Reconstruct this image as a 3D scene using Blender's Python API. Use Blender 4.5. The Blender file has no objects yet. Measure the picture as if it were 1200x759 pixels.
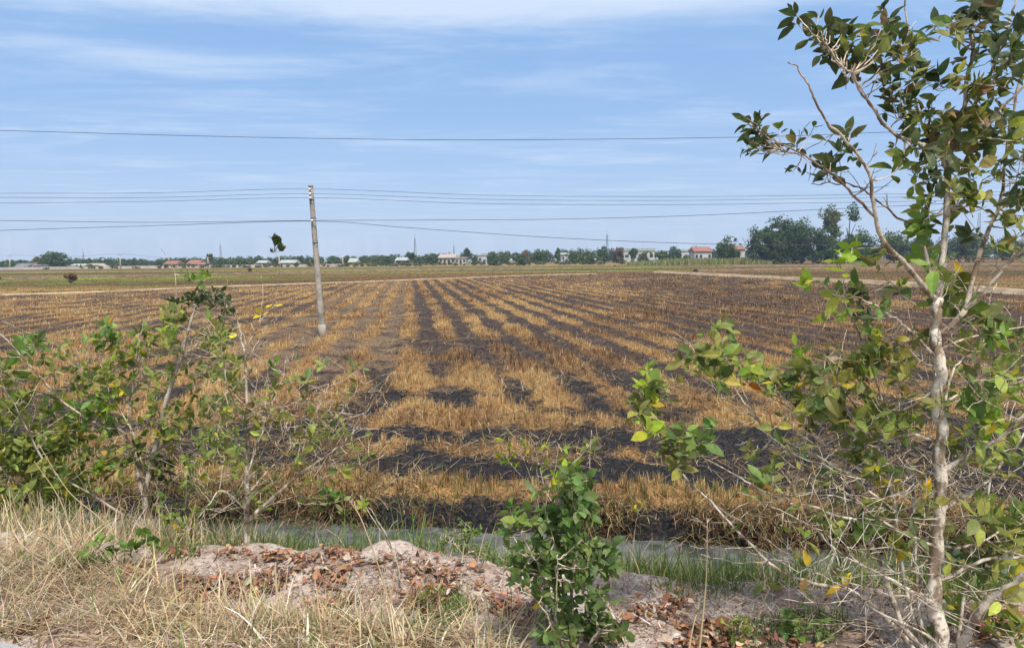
import bpy, math, random
import numpy as np

rng = np.random.default_rng(11)
random.seed(11)
R = math.radians
scene = bpy.context.scene
COL = scene.collection

# ------------------------------------------------------------------ camera
EYE, PITCH, ROLL = 2.4, 5.04, -0.5
LENS = 26.0
FPX = LENS / 36.0 * 1200.0
cam_d = bpy.data.cameras.new('camera')
cam_d.lens = LENS
cam_d.sensor_width = 36.0
cam_d.clip_start = 0.05
cam_d.clip_end = 6000
cam = bpy.data.objects.new('camera', cam_d)
COL.objects.link(cam)
cam.location = (0, 0, EYE)
_a, _r = R(90 - PITCH), R(ROLL)
RX = np.array([[1, 0, 0], [0, math.cos(_a), -math.sin(_a)], [0, math.sin(_a), math.cos(_a)]])
RZ = np.array([[math.cos(_r), -math.sin(_r), 0], [math.sin(_r), math.cos(_r), 0], [0, 0, 1]])
RC = RX @ RZ
from mathutils import Matrix
cam.rotation_euler = Matrix(RC.tolist()).to_euler()
scene.camera = cam

# ------------------------------------------------------------------ light
SUN_EL, SUN_AZ = 58.0, 163.0           # azimuth clockwise from +Y (to the right of the view)
SUN_STRENGTH, SKY_STRENGTH = 3.4, 0.145
scene.view_settings.view_transform = 'Standard'
scene.view_settings.look = 'None'
scene.view_settings.exposure = 0.72
scene.view_settings.gamma = 1.0
scene.view_settings.use_curve_mapping = False
scene.render.engine = 'CYCLES'
scene.cycles.use_denoising = True
scene.cycles.max_bounces = 6
scene.cycles.diffuse_bounces = 3
scene.cycles.glossy_bounces = 2
scene.cycles.transmission_bounces = 3
scene.cycles.volume_bounces = 0
scene.cycles.sample_clamp_indirect = 6

sun_d = bpy.data.lights.new('sun', 'SUN')
sun_d.energy = SUN_STRENGTH
sun_d.angle = R(6.0)
sun_d.color = (1.0, 0.94, 0.85)
sun = bpy.data.objects.new('sun', sun_d)
COL.objects.link(sun)
_az, _el = R(SUN_AZ), R(SUN_EL)
SDIR = np.array([math.sin(_az) * math.cos(_el), math.cos(_az) * math.cos(_el), math.sin(_el)])
from mathutils import Vector
sun.rotation_euler = Vector((-SDIR).tolist()).to_track_quat('-Z', 'Y').to_euler()
sun.location = (20, 10, 40)


# ------------------------------------------------------------------ node helper
class NT:
    def __init__(self, tree):
        self.t = tree

    def node(self, typ, **kw):
        n = self.t.nodes.new(typ)
        for k, v in kw.items():
            setattr(n, k, v)
        return n

    def put(self, sock, v):
        if isinstance(v, bpy.types.NodeSocket):
            self.t.links.new(v, sock)
        elif isinstance(v, (tuple, list)) and len(v) == 3 and sock.type == 'RGBA':
            sock.default_value = (*v, 1)
        else:
            sock.default_value = v

    def m(self, op, a, b=0.0, c=0.0, clamp=False):
        n = self.node('ShaderNodeMath', operation=op, use_clamp=clamp)
        self.put(n.inputs[0], a)
        self.put(n.inputs[1], b)
        self.put(n.inputs[2], c)
        return n.outputs[0]

    def ss(self, x, lo, hi, o0=0.0, o1=1.0):
        n = self.node('ShaderNodeMapRange', interpolation_type='SMOOTHSTEP')
        for i, v in enumerate((x, lo, hi, o0, o1)):
            self.put(n.inputs[i], v)
        return n.outputs[0]

    def noise(self, vec, scale, detail=4.0, rough=0.55, dist=0.0, out=0):
        n = self.node('ShaderNodeTexNoise')
        if vec is not None:
            self.put(n.inputs['Vector'], vec)
        self.put(n.inputs['Scale'], scale)
        self.put(n.inputs['Detail'], detail)
        self.put(n.inputs['Roughness'], rough)
        self.put(n.inputs['Distortion'], dist)
        return n.outputs[out]

    def voro(self, vec, scale, out='Distance', feature='F1'):
        n = self.node('ShaderNodeTexVoronoi', feature=feature)
        self.put(n.inputs['Vector'], vec)
        self.put(n.inputs['Scale'], scale)
        return n.outputs[out]

    def mix(self, f, a, b, mode='MIX'):
        n = self.node('ShaderNodeMix', data_type='RGBA', blend_type=mode)
        self.put(n.inputs[0], f)
        self.put(n.inputs[6], a)
        self.put(n.inputs[7], b)
        return n.outputs[2]

    def xyz(self, v):
        n = self.node('ShaderNodeSeparateXYZ')
        self.put(n.inputs[0], v)
        return n.outputs

    def comb(self, x, y, z):
        n = self.node('ShaderNodeCombineXYZ')
        for i, v in enumerate((x, y, z)):
            self.put(n.inputs[i], v)
        return n.outputs[0]

    def attr(self, name, out='Color'):
        n = self.node('ShaderNodeAttribute', attribute_name=name)
        return n.outputs[out]

    def pos(self):
        return self.node('ShaderNodeNewGeometry').outputs['Position']

    def bump(self, h, strength=0.5, dist=0.02):
        n = self.node('ShaderNodeBump')
        self.put(n.inputs['Strength'], strength)
        self.put(n.inputs['Distance'], dist)
        self.put(n.inputs['Height'], h)
        return n.outputs['Normal']


def new_mat(name):
    m = bpy.data.materials.new(name)
    m.use_nodes = True
    t = m.node_tree
    t.nodes.clear()
    nt = NT(t)
    out = nt.node('ShaderNodeOutputMaterial')
    return m, nt, out


def principled(nt, out, col, rough=0.9, normal=None, spec=0.2, metal=0.0):
    p = nt.node('ShaderNodeBsdfPrincipled')
    nt.put(p.inputs['Base Color'], col)
    nt.put(p.inputs['Roughness'], rough)
    nt.put(p.inputs['Specular IOR Level'], spec)
    nt.put(p.inputs['Metallic'], metal)
    if normal is not None:
        nt.put(p.inputs['Normal'], normal)
    nt.t.links.new(p.outputs[0], out.inputs['Surface'])
    return p


def mat_plain(name, col, var=0.35, scale=3.0, rough=0.85, spec=0.2, bump=0.0):
    """colour broken up by two scales of weathering noise"""
    m, nt, out = new_mat(name)
    P = nt.node('ShaderNodeTexCoord').outputs['Object']
    n1 = nt.noise(P, scale, 5.0, 0.6)
    n2 = nt.noise(P, scale * 9.0, 4.0, 0.6)
    f = nt.m('ADD', nt.m('MULTIPLY', n1, 0.65), nt.m('MULTIPLY', n2, 0.35))
    dark = tuple(c * (1 - var) for c in col)
    lite = tuple(min(1.0, c * (1 + var * 0.6)) for c in col)
    c = nt.mix(nt.ss(f, 0.35, 0.65), dark, lite)
    nrm = nt.bump(n2, bump, 0.02) if bump else None
    principled(nt, out, c, rough, nrm, spec)
    return m


def mat_leaf(name, trans=0.3, rough=0.5, spec=0.35, scale=60.0, tint=(1.6, 1.7, 0.6)):
    """foliage: colour per leaf from the mesh, light passing through the blade"""
    m, nt, out = new_mat(name)
    c = nt.attr('col')
    n = nt.noise(nt.pos(), scale, 3.0, 0.6)
    c = nt.mix(nt.ss(n, 0.3, 0.75, 0.0, 0.35), c, nt.mix(0.5, c, (0.12, 0.10, 0.03)))
    p = nt.node('ShaderNodeBsdfPrincipled')
    nt.put(p.inputs['Base Color'], c)
    nt.put(p.inputs['Roughness'], rough)
    nt.put(p.inputs['Specular IOR Level'], spec)
    tr = nt.node('ShaderNodeBsdfTranslucent')
    nt.put(tr.inputs['Color'], nt.mix(0.6, c, nt.mix(1.0, c, tint, 'MULTIPLY')))
    mx = nt.node('ShaderNodeMixShader')
    mx.inputs[0].default_value = trans
    nt.t.links.new(p.outputs[0], mx.inputs[1])
    nt.t.links.new(tr.outputs[0], mx.inputs[2])
    nt.t.links.new(mx.outputs[0], out.inputs['Surface'])
    return m


# ------------------------------------------------------------------ sky
world = bpy.data.worlds.new('World')
scene.world = world
world.use_nodes = True
wt = NT(world.node_tree)
world.node_tree.nodes.clear()
wout = wt.node('ShaderNodeOutputWorld')
bg = wt.node('ShaderNodeBackground')
bg.inputs['Strength'].default_value = SKY_STRENGTH
sky = wt.node('ShaderNodeTexSky', sky_type='NISHITA', sun_disc=False)
sky.sun_elevation = R(SUN_EL)
sky.sun_rotation = R(SUN_AZ)
sky.altitude = 0
sky.air_density = 1.0
sky.dust_density = 0.4
sky.ozone_density = 3.0
gdir = wt.node('ShaderNodeTexCoord').outputs['Generated']
dx, dy, dz = wt.xyz(gdir)
zz = wt.m('MAXIMUM', dz, 0.03)
u = wt.m('DIVIDE', dx, zz)
v = wt.m('DIVIDE', dy, zz)
plane = wt.comb(wt.m('MULTIPLY', u, 0.55), wt.m('MULTIPLY', v, 1.25), 0.0)
c1 = wt.noise(plane, 0.85, 7.0, 0.62, 0.6)
c2 = wt.noise(plane, 3.2, 6.0, 0.65, 0.4)
cl = wt.m('ADD', wt.m('MULTIPLY', c1, 0.75), wt.m('MULTIPLY', c2, 0.25))
# the denser sheet of cirrus high up, thin streaks lower down
bias = wt.ss(dz, 0.268, 0.325, -0.02, 0.34)
streak = wt.m('MULTIPLY', wt.ss(dz, 0.185, 0.215), wt.ss(dz, 0.26, 0.23))
streak = wt.m('MULTIPLY', streak, wt.ss(dx, -0.20, -0.38))
bias = wt.m('ADD', bias, wt.m('MULTIPLY', streak, 0.07))
cover = wt.ss(wt.m('ADD', cl, bias), 0.42, 0.82)
veil = wt.mix(wt.ss(dz, 0.0, 0.26), (1.8, 2.35, 3.4), (1.18, 2.0, 3.4))
clear = wt.mix(wt.ss(dz, 0.75, 0.30, 0.25, 0.88), sky.outputs[0], veil)
skyc = wt.mix(wt.m('MULTIPLY', cover, 0.75), clear, (3.3, 3.75, 4.4))
wt.put(bg.inputs['Color'], skyc)
wt.t.links.new(bg.outputs[0], wout.inputs['Surface'])


# ------------------------------------------------------------------ geometry helpers
def ray(px, py):
    px, py = np.broadcast_arrays(np.asarray(px, float), np.asarray(py, float))
    d = np.stack([(px - 600.0) / FPX, -(py - 379.5) / FPX, -np.ones_like(px)], -1)
    return d @ RC.T


def at(px, py, Y):
    """the point seen at photo pixel (px, py) at depth Y"""
    r = ray(px, py)
    r = r * (np.asarray(Y, float) / r[..., 1])[..., None]
    return r + np.array([0, 0, EYE])


def onz(px, py, z=0.0):
    r = ray(px, py)
    t = (z - EYE) / r[..., 2]
    return r * t[..., None] + np.array([0, 0, EYE])


def _hash(i, j, s):
    h = (i.astype(np.int64) * 374761393 + j.astype(np.int64) * 668265263 + s * 1442695041) & 0xFFFFFFFF
    h = ((h ^ (h >> 13)) * 1274126177) & 0xFFFFFFFF
    return ((h ^ (h >> 16)) & 0xFFFF) / 65535.0


def vnoise(x, y, s=0):
    x, y = np.asarray(x, float), np.asarray(y, float)
    i, j = np.floor(x), np.floor(y)
    fx, fy = x - i, y - j
    fx, fy = fx * fx * (3 - 2 * fx), fy * fy * (3 - 2 * fy)
    a, b = _hash(i, j, s), _hash(i + 1, j, s)
    c, d = _hash(i, j + 1, s), _hash(i + 1, j + 1, s)
    return (a * (1 - fx) + b * fx) * (1 - fy) + (c * (1 - fx) + d * fx) * fy


def fbm(x, y, s=0, o=4):
    t, a, w = 0.0, 0.5, 0.0
    for k in range(o):
        t = t + a * vnoise(x * 2 ** k, y * 2 ** k, s + k * 17)
        w += a
        a *= 0.5
    return t / w


def sstep(x, lo, hi):
    t = np.clip((x - lo) / (hi - lo), 0, 1)
    return t * t * (3 - 2 * t)


def ditch_u(x, y):
    return y + 0.12 + 1.45 * np.tanh(x / 9.0)


def terrain(x, y):
    x, y = np.asarray(x, float), np.asarray(y, float)
    uu = ditch_u(x, y) + 0.25 * (fbm(x * 0.9, y * 0.9, 3, 3) - 0.5) + 0.34 * (fbm(x * 2.8, y * 2.8, 4, 3) - 0.5) * sstep(y, 30, 10)
    z = np.interp(uu, [-50, 2.4, 3.2, 4.0, 4.35, 5.0, 5.9, 6.35, 6.95, 7.12, 7.4, 8.5, 1e5],
                  [0.80, 0.80, 0.77, 0.72, 0.57, 0.22, -0.14, -0.42, -0.42, -0.08, 0.03, 0.0, 0.0])
    bank = sstep(uu, 6.3, 4.0)
    z = z + bank * (0.065 * np.exp(-(((x + 0.75) / 0.85) ** 2 + ((y - 3.95) / 0.45) ** 2) ** 1.3) + 0.05 * np.exp(-(((x + 1.6) / 0.8) ** 2 + ((y - 4.15) / 0.4) ** 2))
                    + 0.10 * (fbm(x * 1.7, y * 1.7, 5, 4) - 0.5) + 0.05 * (fbm(x * 8, y * 8, 6, 2) - 0.5))
    f = sstep(uu, 7.1, 7.6)
    near = sstep(y, 40, 15)
    z = z + f * near * (0.10 * (fbm(x * 1.3, y * 1.3, 8, 3) - 0.5) + 0.08 * (fbm(x * 6, y * 6, 9, 2) - 0.5) + 0.035 * (vnoise(x * 13, y * 13, 10) - 0.5)
                        + 0.025 * rowcos(x, y))
    return z


RN = np.array([0.9905, 0.1373])
ROWP = 1.2


def rowcos(x, y):
    vv = x * RN[0] + y * RN[1]
    return np.cos(2 * np.pi * vv / ROWP)


def groundhit(px, py):
    z = np.full(np.shape(np.asarray(px, float) + np.asarray(py, float)), 0.75)
    for _ in range(10):
        p = onz(px, py, z)
        z = 0.5 * z + 0.5 * terrain(p[..., 0], p[..., 1])
    p[..., 2] = terrain(p[..., 0], p[..., 1])
    return p


def mk(name, V, faces, mat, parent=None, col=None, smooth=False, extra=None):
    V = np.asarray(V, np.float32).reshape(-1, 3)
    if parent is not None:
        b = parent
        off = np.zeros(3, np.float32)
        while b is not None:
            off += np.array(b.location, np.float32)
            b = b.parent
        V = V - off
    me = bpy.data.meshes.new(name)
    me.vertices.add(len(V))
    me.vertices.foreach_set('co', V.ravel())
    fl = [np.asarray(f, np.int32) for f in faces if len(f)]
    loops = np.concatenate([f.ravel() for f in fl])
    sizes = np.concatenate([np.full(len(f), f.shape[1], np.int32) for f in fl])
    starts = np.concatenate([[0], np.cumsum(sizes)[:-1]]).astype(np.int32)
    me.loops.add(len(loops))
    me.loops.foreach_set('vertex_index', loops)
    me.polygons.add(len(sizes))
    me.polygons.foreach_set('loop_start', starts)
    me.polygons.foreach_set('use_smooth', np.full(len(sizes), bool(smooth)))
    if col is not None:
        a = me.attributes.new('col', 'FLOAT_COLOR', 'POINT')
        c = np.ones((len(V), 4), np.float32)
        c[:, :3] = np.asarray(col, np.float32)
        a.data.foreach_set('color', c.ravel())
    for nm, arr in (extra or {}).items():
        a = me.attributes.new(nm, 'FLOAT_COLOR', 'POINT')
        a.data.foreach_set('color', np.asarray(arr, np.float32).ravel())
    me.update(calc_edges=True)
    me.materials.append(mat)
    o = bpy.data.objects.new(name, me)
    COL.objects.link(o)
    if parent is not None:
        o.parent = parent
    return o


class MB:
    """collects vertices and faces that become ONE mesh"""

    def __init__(self):
        self.V, self.F, self.C, self.n = [], {3: [], 4: []}, [], 0

    def add(self, V, faces, col=None):
        V = np.asarray(V, float).reshape(-1, 3)
        for f in faces:
            f = np.asarray(f, int)
            if len(f):
                self.F[f.shape[1]].append(f + self.n)
        self.V.append(V)
        if col is None:
            col = np.ones((len(V), 3)) * 0.5
        self.C.append(np.broadcast_to(np.asarray(col, float), V.shape))
        self.n += len(V)

    def build(self, name, mat, parent=None, smooth=False):
        fs = [np.concatenate(f) for f in self.F.values() if f]
        return mk(name, np.concatenate(self.V), fs, mat, parent, np.concatenate(self.C), smooth)

    def tube(self, pts, rad, sides=7, col=None, cap=True):
        pts = np.asarray(pts, float)
        n = len(pts)
        rad = np.broadcast_to(np.asarray(rad, float), (n,))
        T = np.gradient(pts, axis=0)
        T /= np.linalg.norm(T, axis=1, keepdims=True) + 1e-9
        ref = np.array([0.31, 0.17, 0.93]) if abs(T[:, 2]).mean() < 0.8 else np.array([0.93, 0.31, 0.1])
        A = np.cross(T, ref)
        A /= np.linalg.norm(A, axis=1, keepdims=True) + 1e-9
        B = np.cross(T, A)
        th = np.linspace(0, 2 * np.pi, sides, endpoint=False)
        ring = (A[:, None] * np.cos(th)[None, :, None] + B[:, None] * np.sin(th)[None, :, None]) * rad[:, None, None]
        V = (pts[:, None] + ring).reshape(-1, 3)
        i, k = np.meshgrid(np.arange(n - 1), np.arange(sides), indexing='ij')
        k2 = (k + 1) % sides
        q = np.stack([i * sides + k, i * sides + k2, (i + 1) * sides + k2, (i + 1) * sides + k], -1).reshape(-1, 4)
        fs = [q]
        if cap:
            V = np.concatenate([V, pts[-1:], pts[:1]])
            kk = np.arange(sides)
            tip, bot = n * sides, n * sides + 1
            fs.append(np.stack([(n - 1) * sides + kk, (n - 1) * sides + (kk + 1) % sides, np.full(sides, tip)], -1))
            fs.append(np.stack([(kk + 1) % sides, kk, np.full(sides, bot)], -1))
        self.add(V, fs, col)

    def box(self, c, s, col=None, rz=0.0, taper=1.0):
        x, y, z = np.array(s, float) / 2
        V = np.array([[-x, -y, -z], [x, -y, -z], [x, y, -z], [-x, y, -z],
                      [-x * taper, -y * taper, z], [x * taper, -y * taper, z], [x * taper, y * taper, z], [-x * taper, y * taper, z]])
        cs, sn = math.cos(rz), math.sin(rz)
        V = V @ np.array([[cs, sn, 0], [-sn, cs, 0], [0, 0, 1]]) + np.asarray(c, float)
        F = [[0, 3, 2, 1], [4, 5, 6, 7], [0, 1, 5, 4], [1, 2, 6, 5], [2, 3, 7, 6], [3, 0, 4, 7]]
        self.add(V, [np.array(F)], col)


def thing(name, label, cat, loc, group=None):
    o = bpy.data.objects.new(name, None)
    COL.objects.link(o)
    o.location = [float(c) for c in loc]
    o.empty_display_size = 0.2
    o['label'] = label
    o['category'] = cat
    if group:
        o['group'] = group
    return o


def tag(o, label, cat, group=None, kind=None):
    if label:
        o['label'] = label
    if cat:
        o['category'] = cat
    if group:
        o['group'] = group
    if kind:
        o['kind'] = kind
    return o


def path(pts, n=24):
    """Catmull-Rom through the points"""
    p = np.asarray(pts, float)
    p = np.concatenate([[2 * p[0] - p[1]], p, [2 * p[-1] - p[-2]]])
    m = len(p) - 3
    t = np.linspace(0, m - 1e-6, n)
    i = t.astype(int)
    f = (t - i)[:, None]
    a, b, c, d = p[i], p[i + 1], p[i + 2], p[i + 3]
    return 0.5 * (2 * b + (c - a) * f + (2 * a - 5 * b + 4 * c - d) * f ** 2 + (3 * b - a - 3 * c + d) * f ** 3)


def unit(v):
    return v / (np.linalg.norm(v, axis=-1, keepdims=True) + 1e-9)


LT = np.array([-0.16, 0.0, 0.10, 0.28, 0.48, 0.68, 0.86])
LW = np.array([0.012, 0.02, 0.25, 0.45, 0.5, 0.42, 0.22])


def leaves(mb, P, D, Nn, L, ratio, C, curl=None, fold=None):
    """oval leaves with a midrib fold, a curl and a short petiole"""
    n = len(P)
    if n == 0:
        return
    D = unit(D)
    S = unit(np.cross(D, Nn))
    Nn = np.cross(S, D)
    curl = rng.normal(0.18, 0.27, n) if curl is None else curl
    fold = rng.uniform(0.05, 0.55, n) if fold is None else fold
    L = np.broadcast_to(np.asarray(L, float), (n,))
    ratio = np.broadcast_to(np.asarray(ratio, float), (n,))
    rows = len(LT)
    t = LT[None, :, None]
    side = np.array([-1, 0, 1.0])[None, None, :]
    wav = rng.normal(0, 0.035, (n, rows, 3))
    w = LW[None, :, None] * ratio[:, None, None]
    y = w * side
    z = np.abs(side) * w * fold[:, None, None] - curl[:, None, None] * np.clip(t, 0, 1) ** 2 + wav * w * 2
    X = (np.broadcast_to(t, (n, rows, 3))[..., None] * D[:, None, None] + y[..., None] * S[:, None, None]
         + z[..., None] * Nn[:, None, None]) * L[:, None, None, None] + P[:, None, None]
    V = X.reshape(n, -1, 3)
    tip = (P + L[:, None] * (D * 1.0 - curl[:, None] * Nn))[:, None]
    V = np.concatenate([V, tip], 1)
    per = rows * 3 + 1
    q, tr = [], []
    for r in range(rows - 1):
        for s in (0, 1):
            a = r * 3 + s
            q.append([a, a + 1, a + 4, a + 3])
    a = (rows - 1) * 3
    tr = [[a, a + 1, per - 1], [a + 1, a + 2, per - 1]]
    off = (np.arange(n) * per)[:, None, None]
    q = (np.array(q)[None] + off).reshape(-1, 4)
    tr = (np.array(tr)[None] + off).reshape(-1, 3)
    CC = np.repeat(np.asarray(C, float)[:, None], per, 1)
    CC = CC * (1 + rng.normal(0, 0.05, (n, per, 1)))
    mb.add(V.reshape(-1, 3), [q, tr], np.clip(CC, 0.003, 1).reshape(-1, 3))


def blades(mb, P, L, W, az, lean, bend, C, seg=3, tipc=None):
    """grass and straw: tapering ribbons that bend along their length"""
    n = len(P)
    if n == 0:
        return
    s = np.linspace(0, 1, seg + 1)
    th = lean[:, None] + bend[:, None] * s[None]
    mid = 0.5 * (th[:, 1:] + th[:, :-1])
    hx = np.concatenate([np.zeros((n, 1)), np.cumsum(np.sin(mid), 1)], 1) / seg
    hz = np.concatenate([np.zeros((n, 1)), np.cumsum(np.cos(mid), 1)], 1) / seg
    d = np.stack([np.cos(az), np.sin(az), np.zeros(n)], -1)
    tw = az + np.pi / 2 + rng.normal(0, 0.9, n)
    sd = np.stack([np.cos(tw), np.sin(tw), np.zeros(n)], -1)
    ctr = P[:, None] + L[:, None, None] * (hx[..., None] * d[:, None] + hz[..., None] * np.array([0, 0, 1.0]))
    wd = (W[:, None] * (1 - 0.75 * s[None] ** 1.5))[..., None] * 0.5
    Lf, Rt = ctr - sd[:, None] * wd, ctr + sd[:, None] * wd
    V = np.stack([Lf, Rt], 2).reshape(n, -1, 3)
    per = 2 * (seg + 1)
    q = np.array([[2 * k, 2 * k + 1, 2 * k + 3, 2 * k + 2] for k in range(seg)])
    q = (q[None] + (np.arange(n) * per)[:, None, None]).reshape(-1, 4)
    C = np.asarray(C, float)
    if tipc is None:
        CC = np.repeat(C[:, None], per, 1)
    else:
        f = np.repeat(s, 2)[None, :, None]
        CC = C[:, None] * (1 - f) + np.asarray(tipc)[:, None] * f
    mb.add(V.reshape(-1, 3), [q], CC.reshape(-1, 3))


def pick(pal, n, jit=0.22):
    """n colours out of a palette [(weight, (r,g,b)), ...]"""
    w = np.array([p[0] for p in pal], float)
    c = np.array([p[1] for p in pal], float)
    k = rng.choice(len(pal), n, p=w / w.sum())
    return np.clip(c[k] * np.exp(rng.normal(0, jit, (n, 1))) * np.exp(rng.normal(0, jit * 0.35, (n, 3))), 0.003, 0.95)


# ------------------------------------------------------------------ materials
M = {}
M['leaf'] = mat_leaf('leaf', 0.42, 0.5, 0.28)
M['far_leaf'] = mat_leaf('far_leaf', 0.15, 0.8, 0.1, 0.6)
M['blade'] = mat_leaf('blade', 0.25, 0.75, 0.15, 8.0, (1.15, 1.1, 0.9))
M['litter'] = mat_leaf('litter', 0.08, 0.8, 0.15, 40.0, (1.1, 1, 0.9))
M['concrete'] = mat_plain('concrete', (0.33, 0.30, 0.25), 0.5, 2.2, 0.9, 0.2, 0.3)
M['concrete_pale'] = mat_plain('concrete_pale', (0.50, 0.45, 0.37), 0.25, 4.0)
M['slab'] = mat_plain('slab', (0.33, 0.32, 0.30), 0.25, 6.0, 0.9, 0.2, 0.4)
M['wire'] = mat_plain('wire', (0.06, 0.07, 0.09), 0.1, 1.0, 0.5)
M['steel'] = mat_plain('steel', (0.22, 0.24, 0.27), 0.2, 0.4)
M['porcelain'] = mat_plain('porcelain', (0.75, 0.74, 0.70), 0.1, 20.0, 0.3, 0.5)
M['white_wall'] = mat_plain('white_wall', (0.44, 0.44, 0.43), 0.15, 0.3)
M['cream_wall'] = mat_plain('cream_wall', (0.46, 0.39, 0.32), 0.15, 0.3)
M['pink_wall'] = mat_plain('pink_wall', (0.55, 0.36, 0.28), 0.15, 0.3)
M['grey_wall'] = mat_plain('grey_wall', (0.40, 0.38, 0.36), 0.2, 0.3)
M['dark_wall'] = mat_plain('dark_wall', (0.10, 0.09, 0.09), 0.2, 0.3)
M['brown_wall'] = mat_plain('brown_wall', (0.20, 0.10, 0.07), 0.25, 0.3)
M['red_roof'] = mat_plain('red_roof', (0.27, 0.125, 0.09), 0.25, 0.6)
M['grey_roof'] = mat_plain('grey_roof', (0.16, 0.15, 0.16), 0.25, 0.5)
M['pale_roof'] = mat_plain('pale_roof', (0.34, 0.36, 0.34), 0.2, 0.5)
M['tan_roof'] = mat_plain('tan_roof', (0.38, 0.31, 0.25), 0.2, 0.5)
M['opening'] = mat_plain('opening', (0.04, 0.045, 0.05), 0.2, 1.0, 0.3, 0.4)
M['dirt_path'] = mat_plain('dirt_path', (0.34, 0.25, 0.16), 0.35, 0.7)
M['brown_bund'] = mat_plain('brown_bund', (0.16, 0.11, 0.07), 0.4, 0.7)


def mat_bark():
    m, nt, out = new_mat('bark')
    P = nt.pos()
    x, y, z = nt.xyz(P)
    Q = nt.comb(nt.m('MULTIPLY', x, 2.2), nt.m('MULTIPLY', y, 2.2), z)
    n1 = nt.noise(Q, 9.0, 5.0, 0.62)
    n2 = nt.noise(P, 55.0, 4.0, 0.6)
    c = nt.mix(nt.ss(n1, 0.42, 0.55), nt.mix(1.0, nt.attr('col'), (0.62, 0.55, 0.48), 'MULTIPLY'), nt.mix(1.0, nt.attr('col'), (1.75, 1.85, 1.95), 'MULTIPLY'))
    c = nt.mix(nt.ss(n2, 0.52, 0.68, 0.0, 0.7), c, (0.13, 0.10, 0.07))
    lich = nt.voro(P, 34.0)
    c = nt.mix(nt.m('MULTIPLY', nt.ss(lich, 0.3, 0.18), nt.ss(n1, 0.5, 0.6)), c, nt.mix(1.0, nt.attr('col'), (1.9, 2.2, 2.4), 'MULTIPLY'))
    principled(nt, out, c, 0.85, nt.bump(n2, 0.5, 0.006), 0.2)
    return m


M['bark'] = mat_bark()


def mat_water():
    m, nt, out = new_mat('water')
    P = nt.pos()
    n = nt.noise(P, 5.0, 3.0, 0.5)
    n2 = nt.noise(P, 2.2, 5.0, 0.65)
    c = nt.mix(nt.ss(n2, 0.4, 0.6), (0.05, 0.055, 0.055), (0.14, 0.145, 0.145))
    p = principled(nt, out, c, 0.05, nt.bump(n, 0.15, 0.02), 1.0)
    p.inputs['IOR'].default_value = 1.33
    return m


M['water'] = mat_water()

# ------------------------------------------------------------------ ground
bund_px = [(-140, 352), (0, 346), (100, 343), (235, 337), (330, 333.5), (420, 330.5), (510, 327), (633, 322.5), (700, 321)]
bund = onz([p[0] for p in bund_px], [p[1] for p in bund_px])
rpath_px = [(770, 319.5), (820, 322), (880, 325), (930, 327.5), (1050, 334), (1130, 339.5), (1200, 345), (1290, 352)]
rpath = onz([p[0] for p in rpath_px], [p[1] for p in rpath_px])


def beyond_mask(x, y):
    o = np.argsort(bund[:, 0])
    yb = np.interp(x, bund[o, 0], bund[o, 1])
    a = sstep(y - yb, -1.0, 1.5)
    o = np.argsort(rpath[:, 1])
    xr = np.interp(y, rpath[o, 1], rpath[o, 0])
    b = sstep(x - xr, -0.5, 0.8) * (y > 20)
    return np.clip(a + b, 0, 1)


def patchiness(x, y):
    """0 = burnt bare, 1 = thick stubble (without the rows)"""
    uu = ditch_u(x, y)
    head = sstep(uu, 12.6, 11.2)
    hb = np.interp(uu, [7.0, 7.25, 7.45, 7.9, 8.15, 8.7, 8.95, 9.4, 9.7, 10.2, 10.5, 11.0, 11.4, 12.0],
                   [0.0, 0.35, 0.95, 0.85, 0.05, -0.15, 0.42, 0.5, 0.0, 0.05, 0.45, 0.62, 0.5, 0.5])
    n = fbm(x * 0.55, y * 0.55, 21, 4)
    n2 = fbm(x * 1.6, y * 1.0, 22, 3)
    hb = hb - 0.36 * sstep(x, 0.4, 1.1) * sstep(uu, 10.6, 9.8) - 0.2 * sstep(uu, 7.85, 8.2) * sstep(uu, 10.8, 10.2)
    a = hb + 1.6 * (n - 0.5) + 1.2 * (n2 - 0.5)
    amp = np.clip(0.85 - 0.25 * sstep(x, -2, -14), 0, 1)
    b = 0.50 + amp * 0.43 * rowcos(x + 0.05 * np.sin(y * 0.35) + 0.22 * (fbm(x * 0.3, y * 0.12, 25, 2) - 0.5), y) \
        + 1.8 * (n - 0.5) + 1.0 * (n2 - 0.5)
    cross = np.exp(-((y - 21.5 - 0.4 * np.sin(x * 1.3)) / 0.45) ** 2) * sstep(np.abs(x + 2.6), 3.0, 2.2)
    return np.clip(head * a + (1 - head) * b - 0.7 * cross, 0, 1)


def burn(x, y):
    """how scorched the standing stubble is"""
    b = 0.42 + 0.40 * sstep(x - 0.12 * y, -3, 7) * sstep(y, 9, 22) + 1.1 * (fbm(x * 0.16, y * 0.10, 31, 4) - 0.5)
    b = b - 0.22 * sstep(x, -4, -14)
    b = b + 1.0 * (fbm(x * 0.8, y * 0.5, 33, 3) - 0.5) + 0.6 * (vnoise(x * 2.6, y * 1.9, 35) - 0.5)
    return np.clip(b, 0, 1)


def axis_vals(lo, fine_lo, fine_hi, hi, step, g_lo, g_hi):
    a = list(np.arange(fine_lo, fine_hi, step))
    s, p = step, fine_hi
    while p < hi:
        a.append(p)
        s = step + g_hi * (p - fine_hi)
        p += s
    a.append(hi)
    p = fine_lo
    pre = []
    while p > lo:
        s = step + g_lo * (fine_lo - p)
        p -= s
        pre.append(max(p, lo))
    return np.array(pre[::-1] + a)


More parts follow.
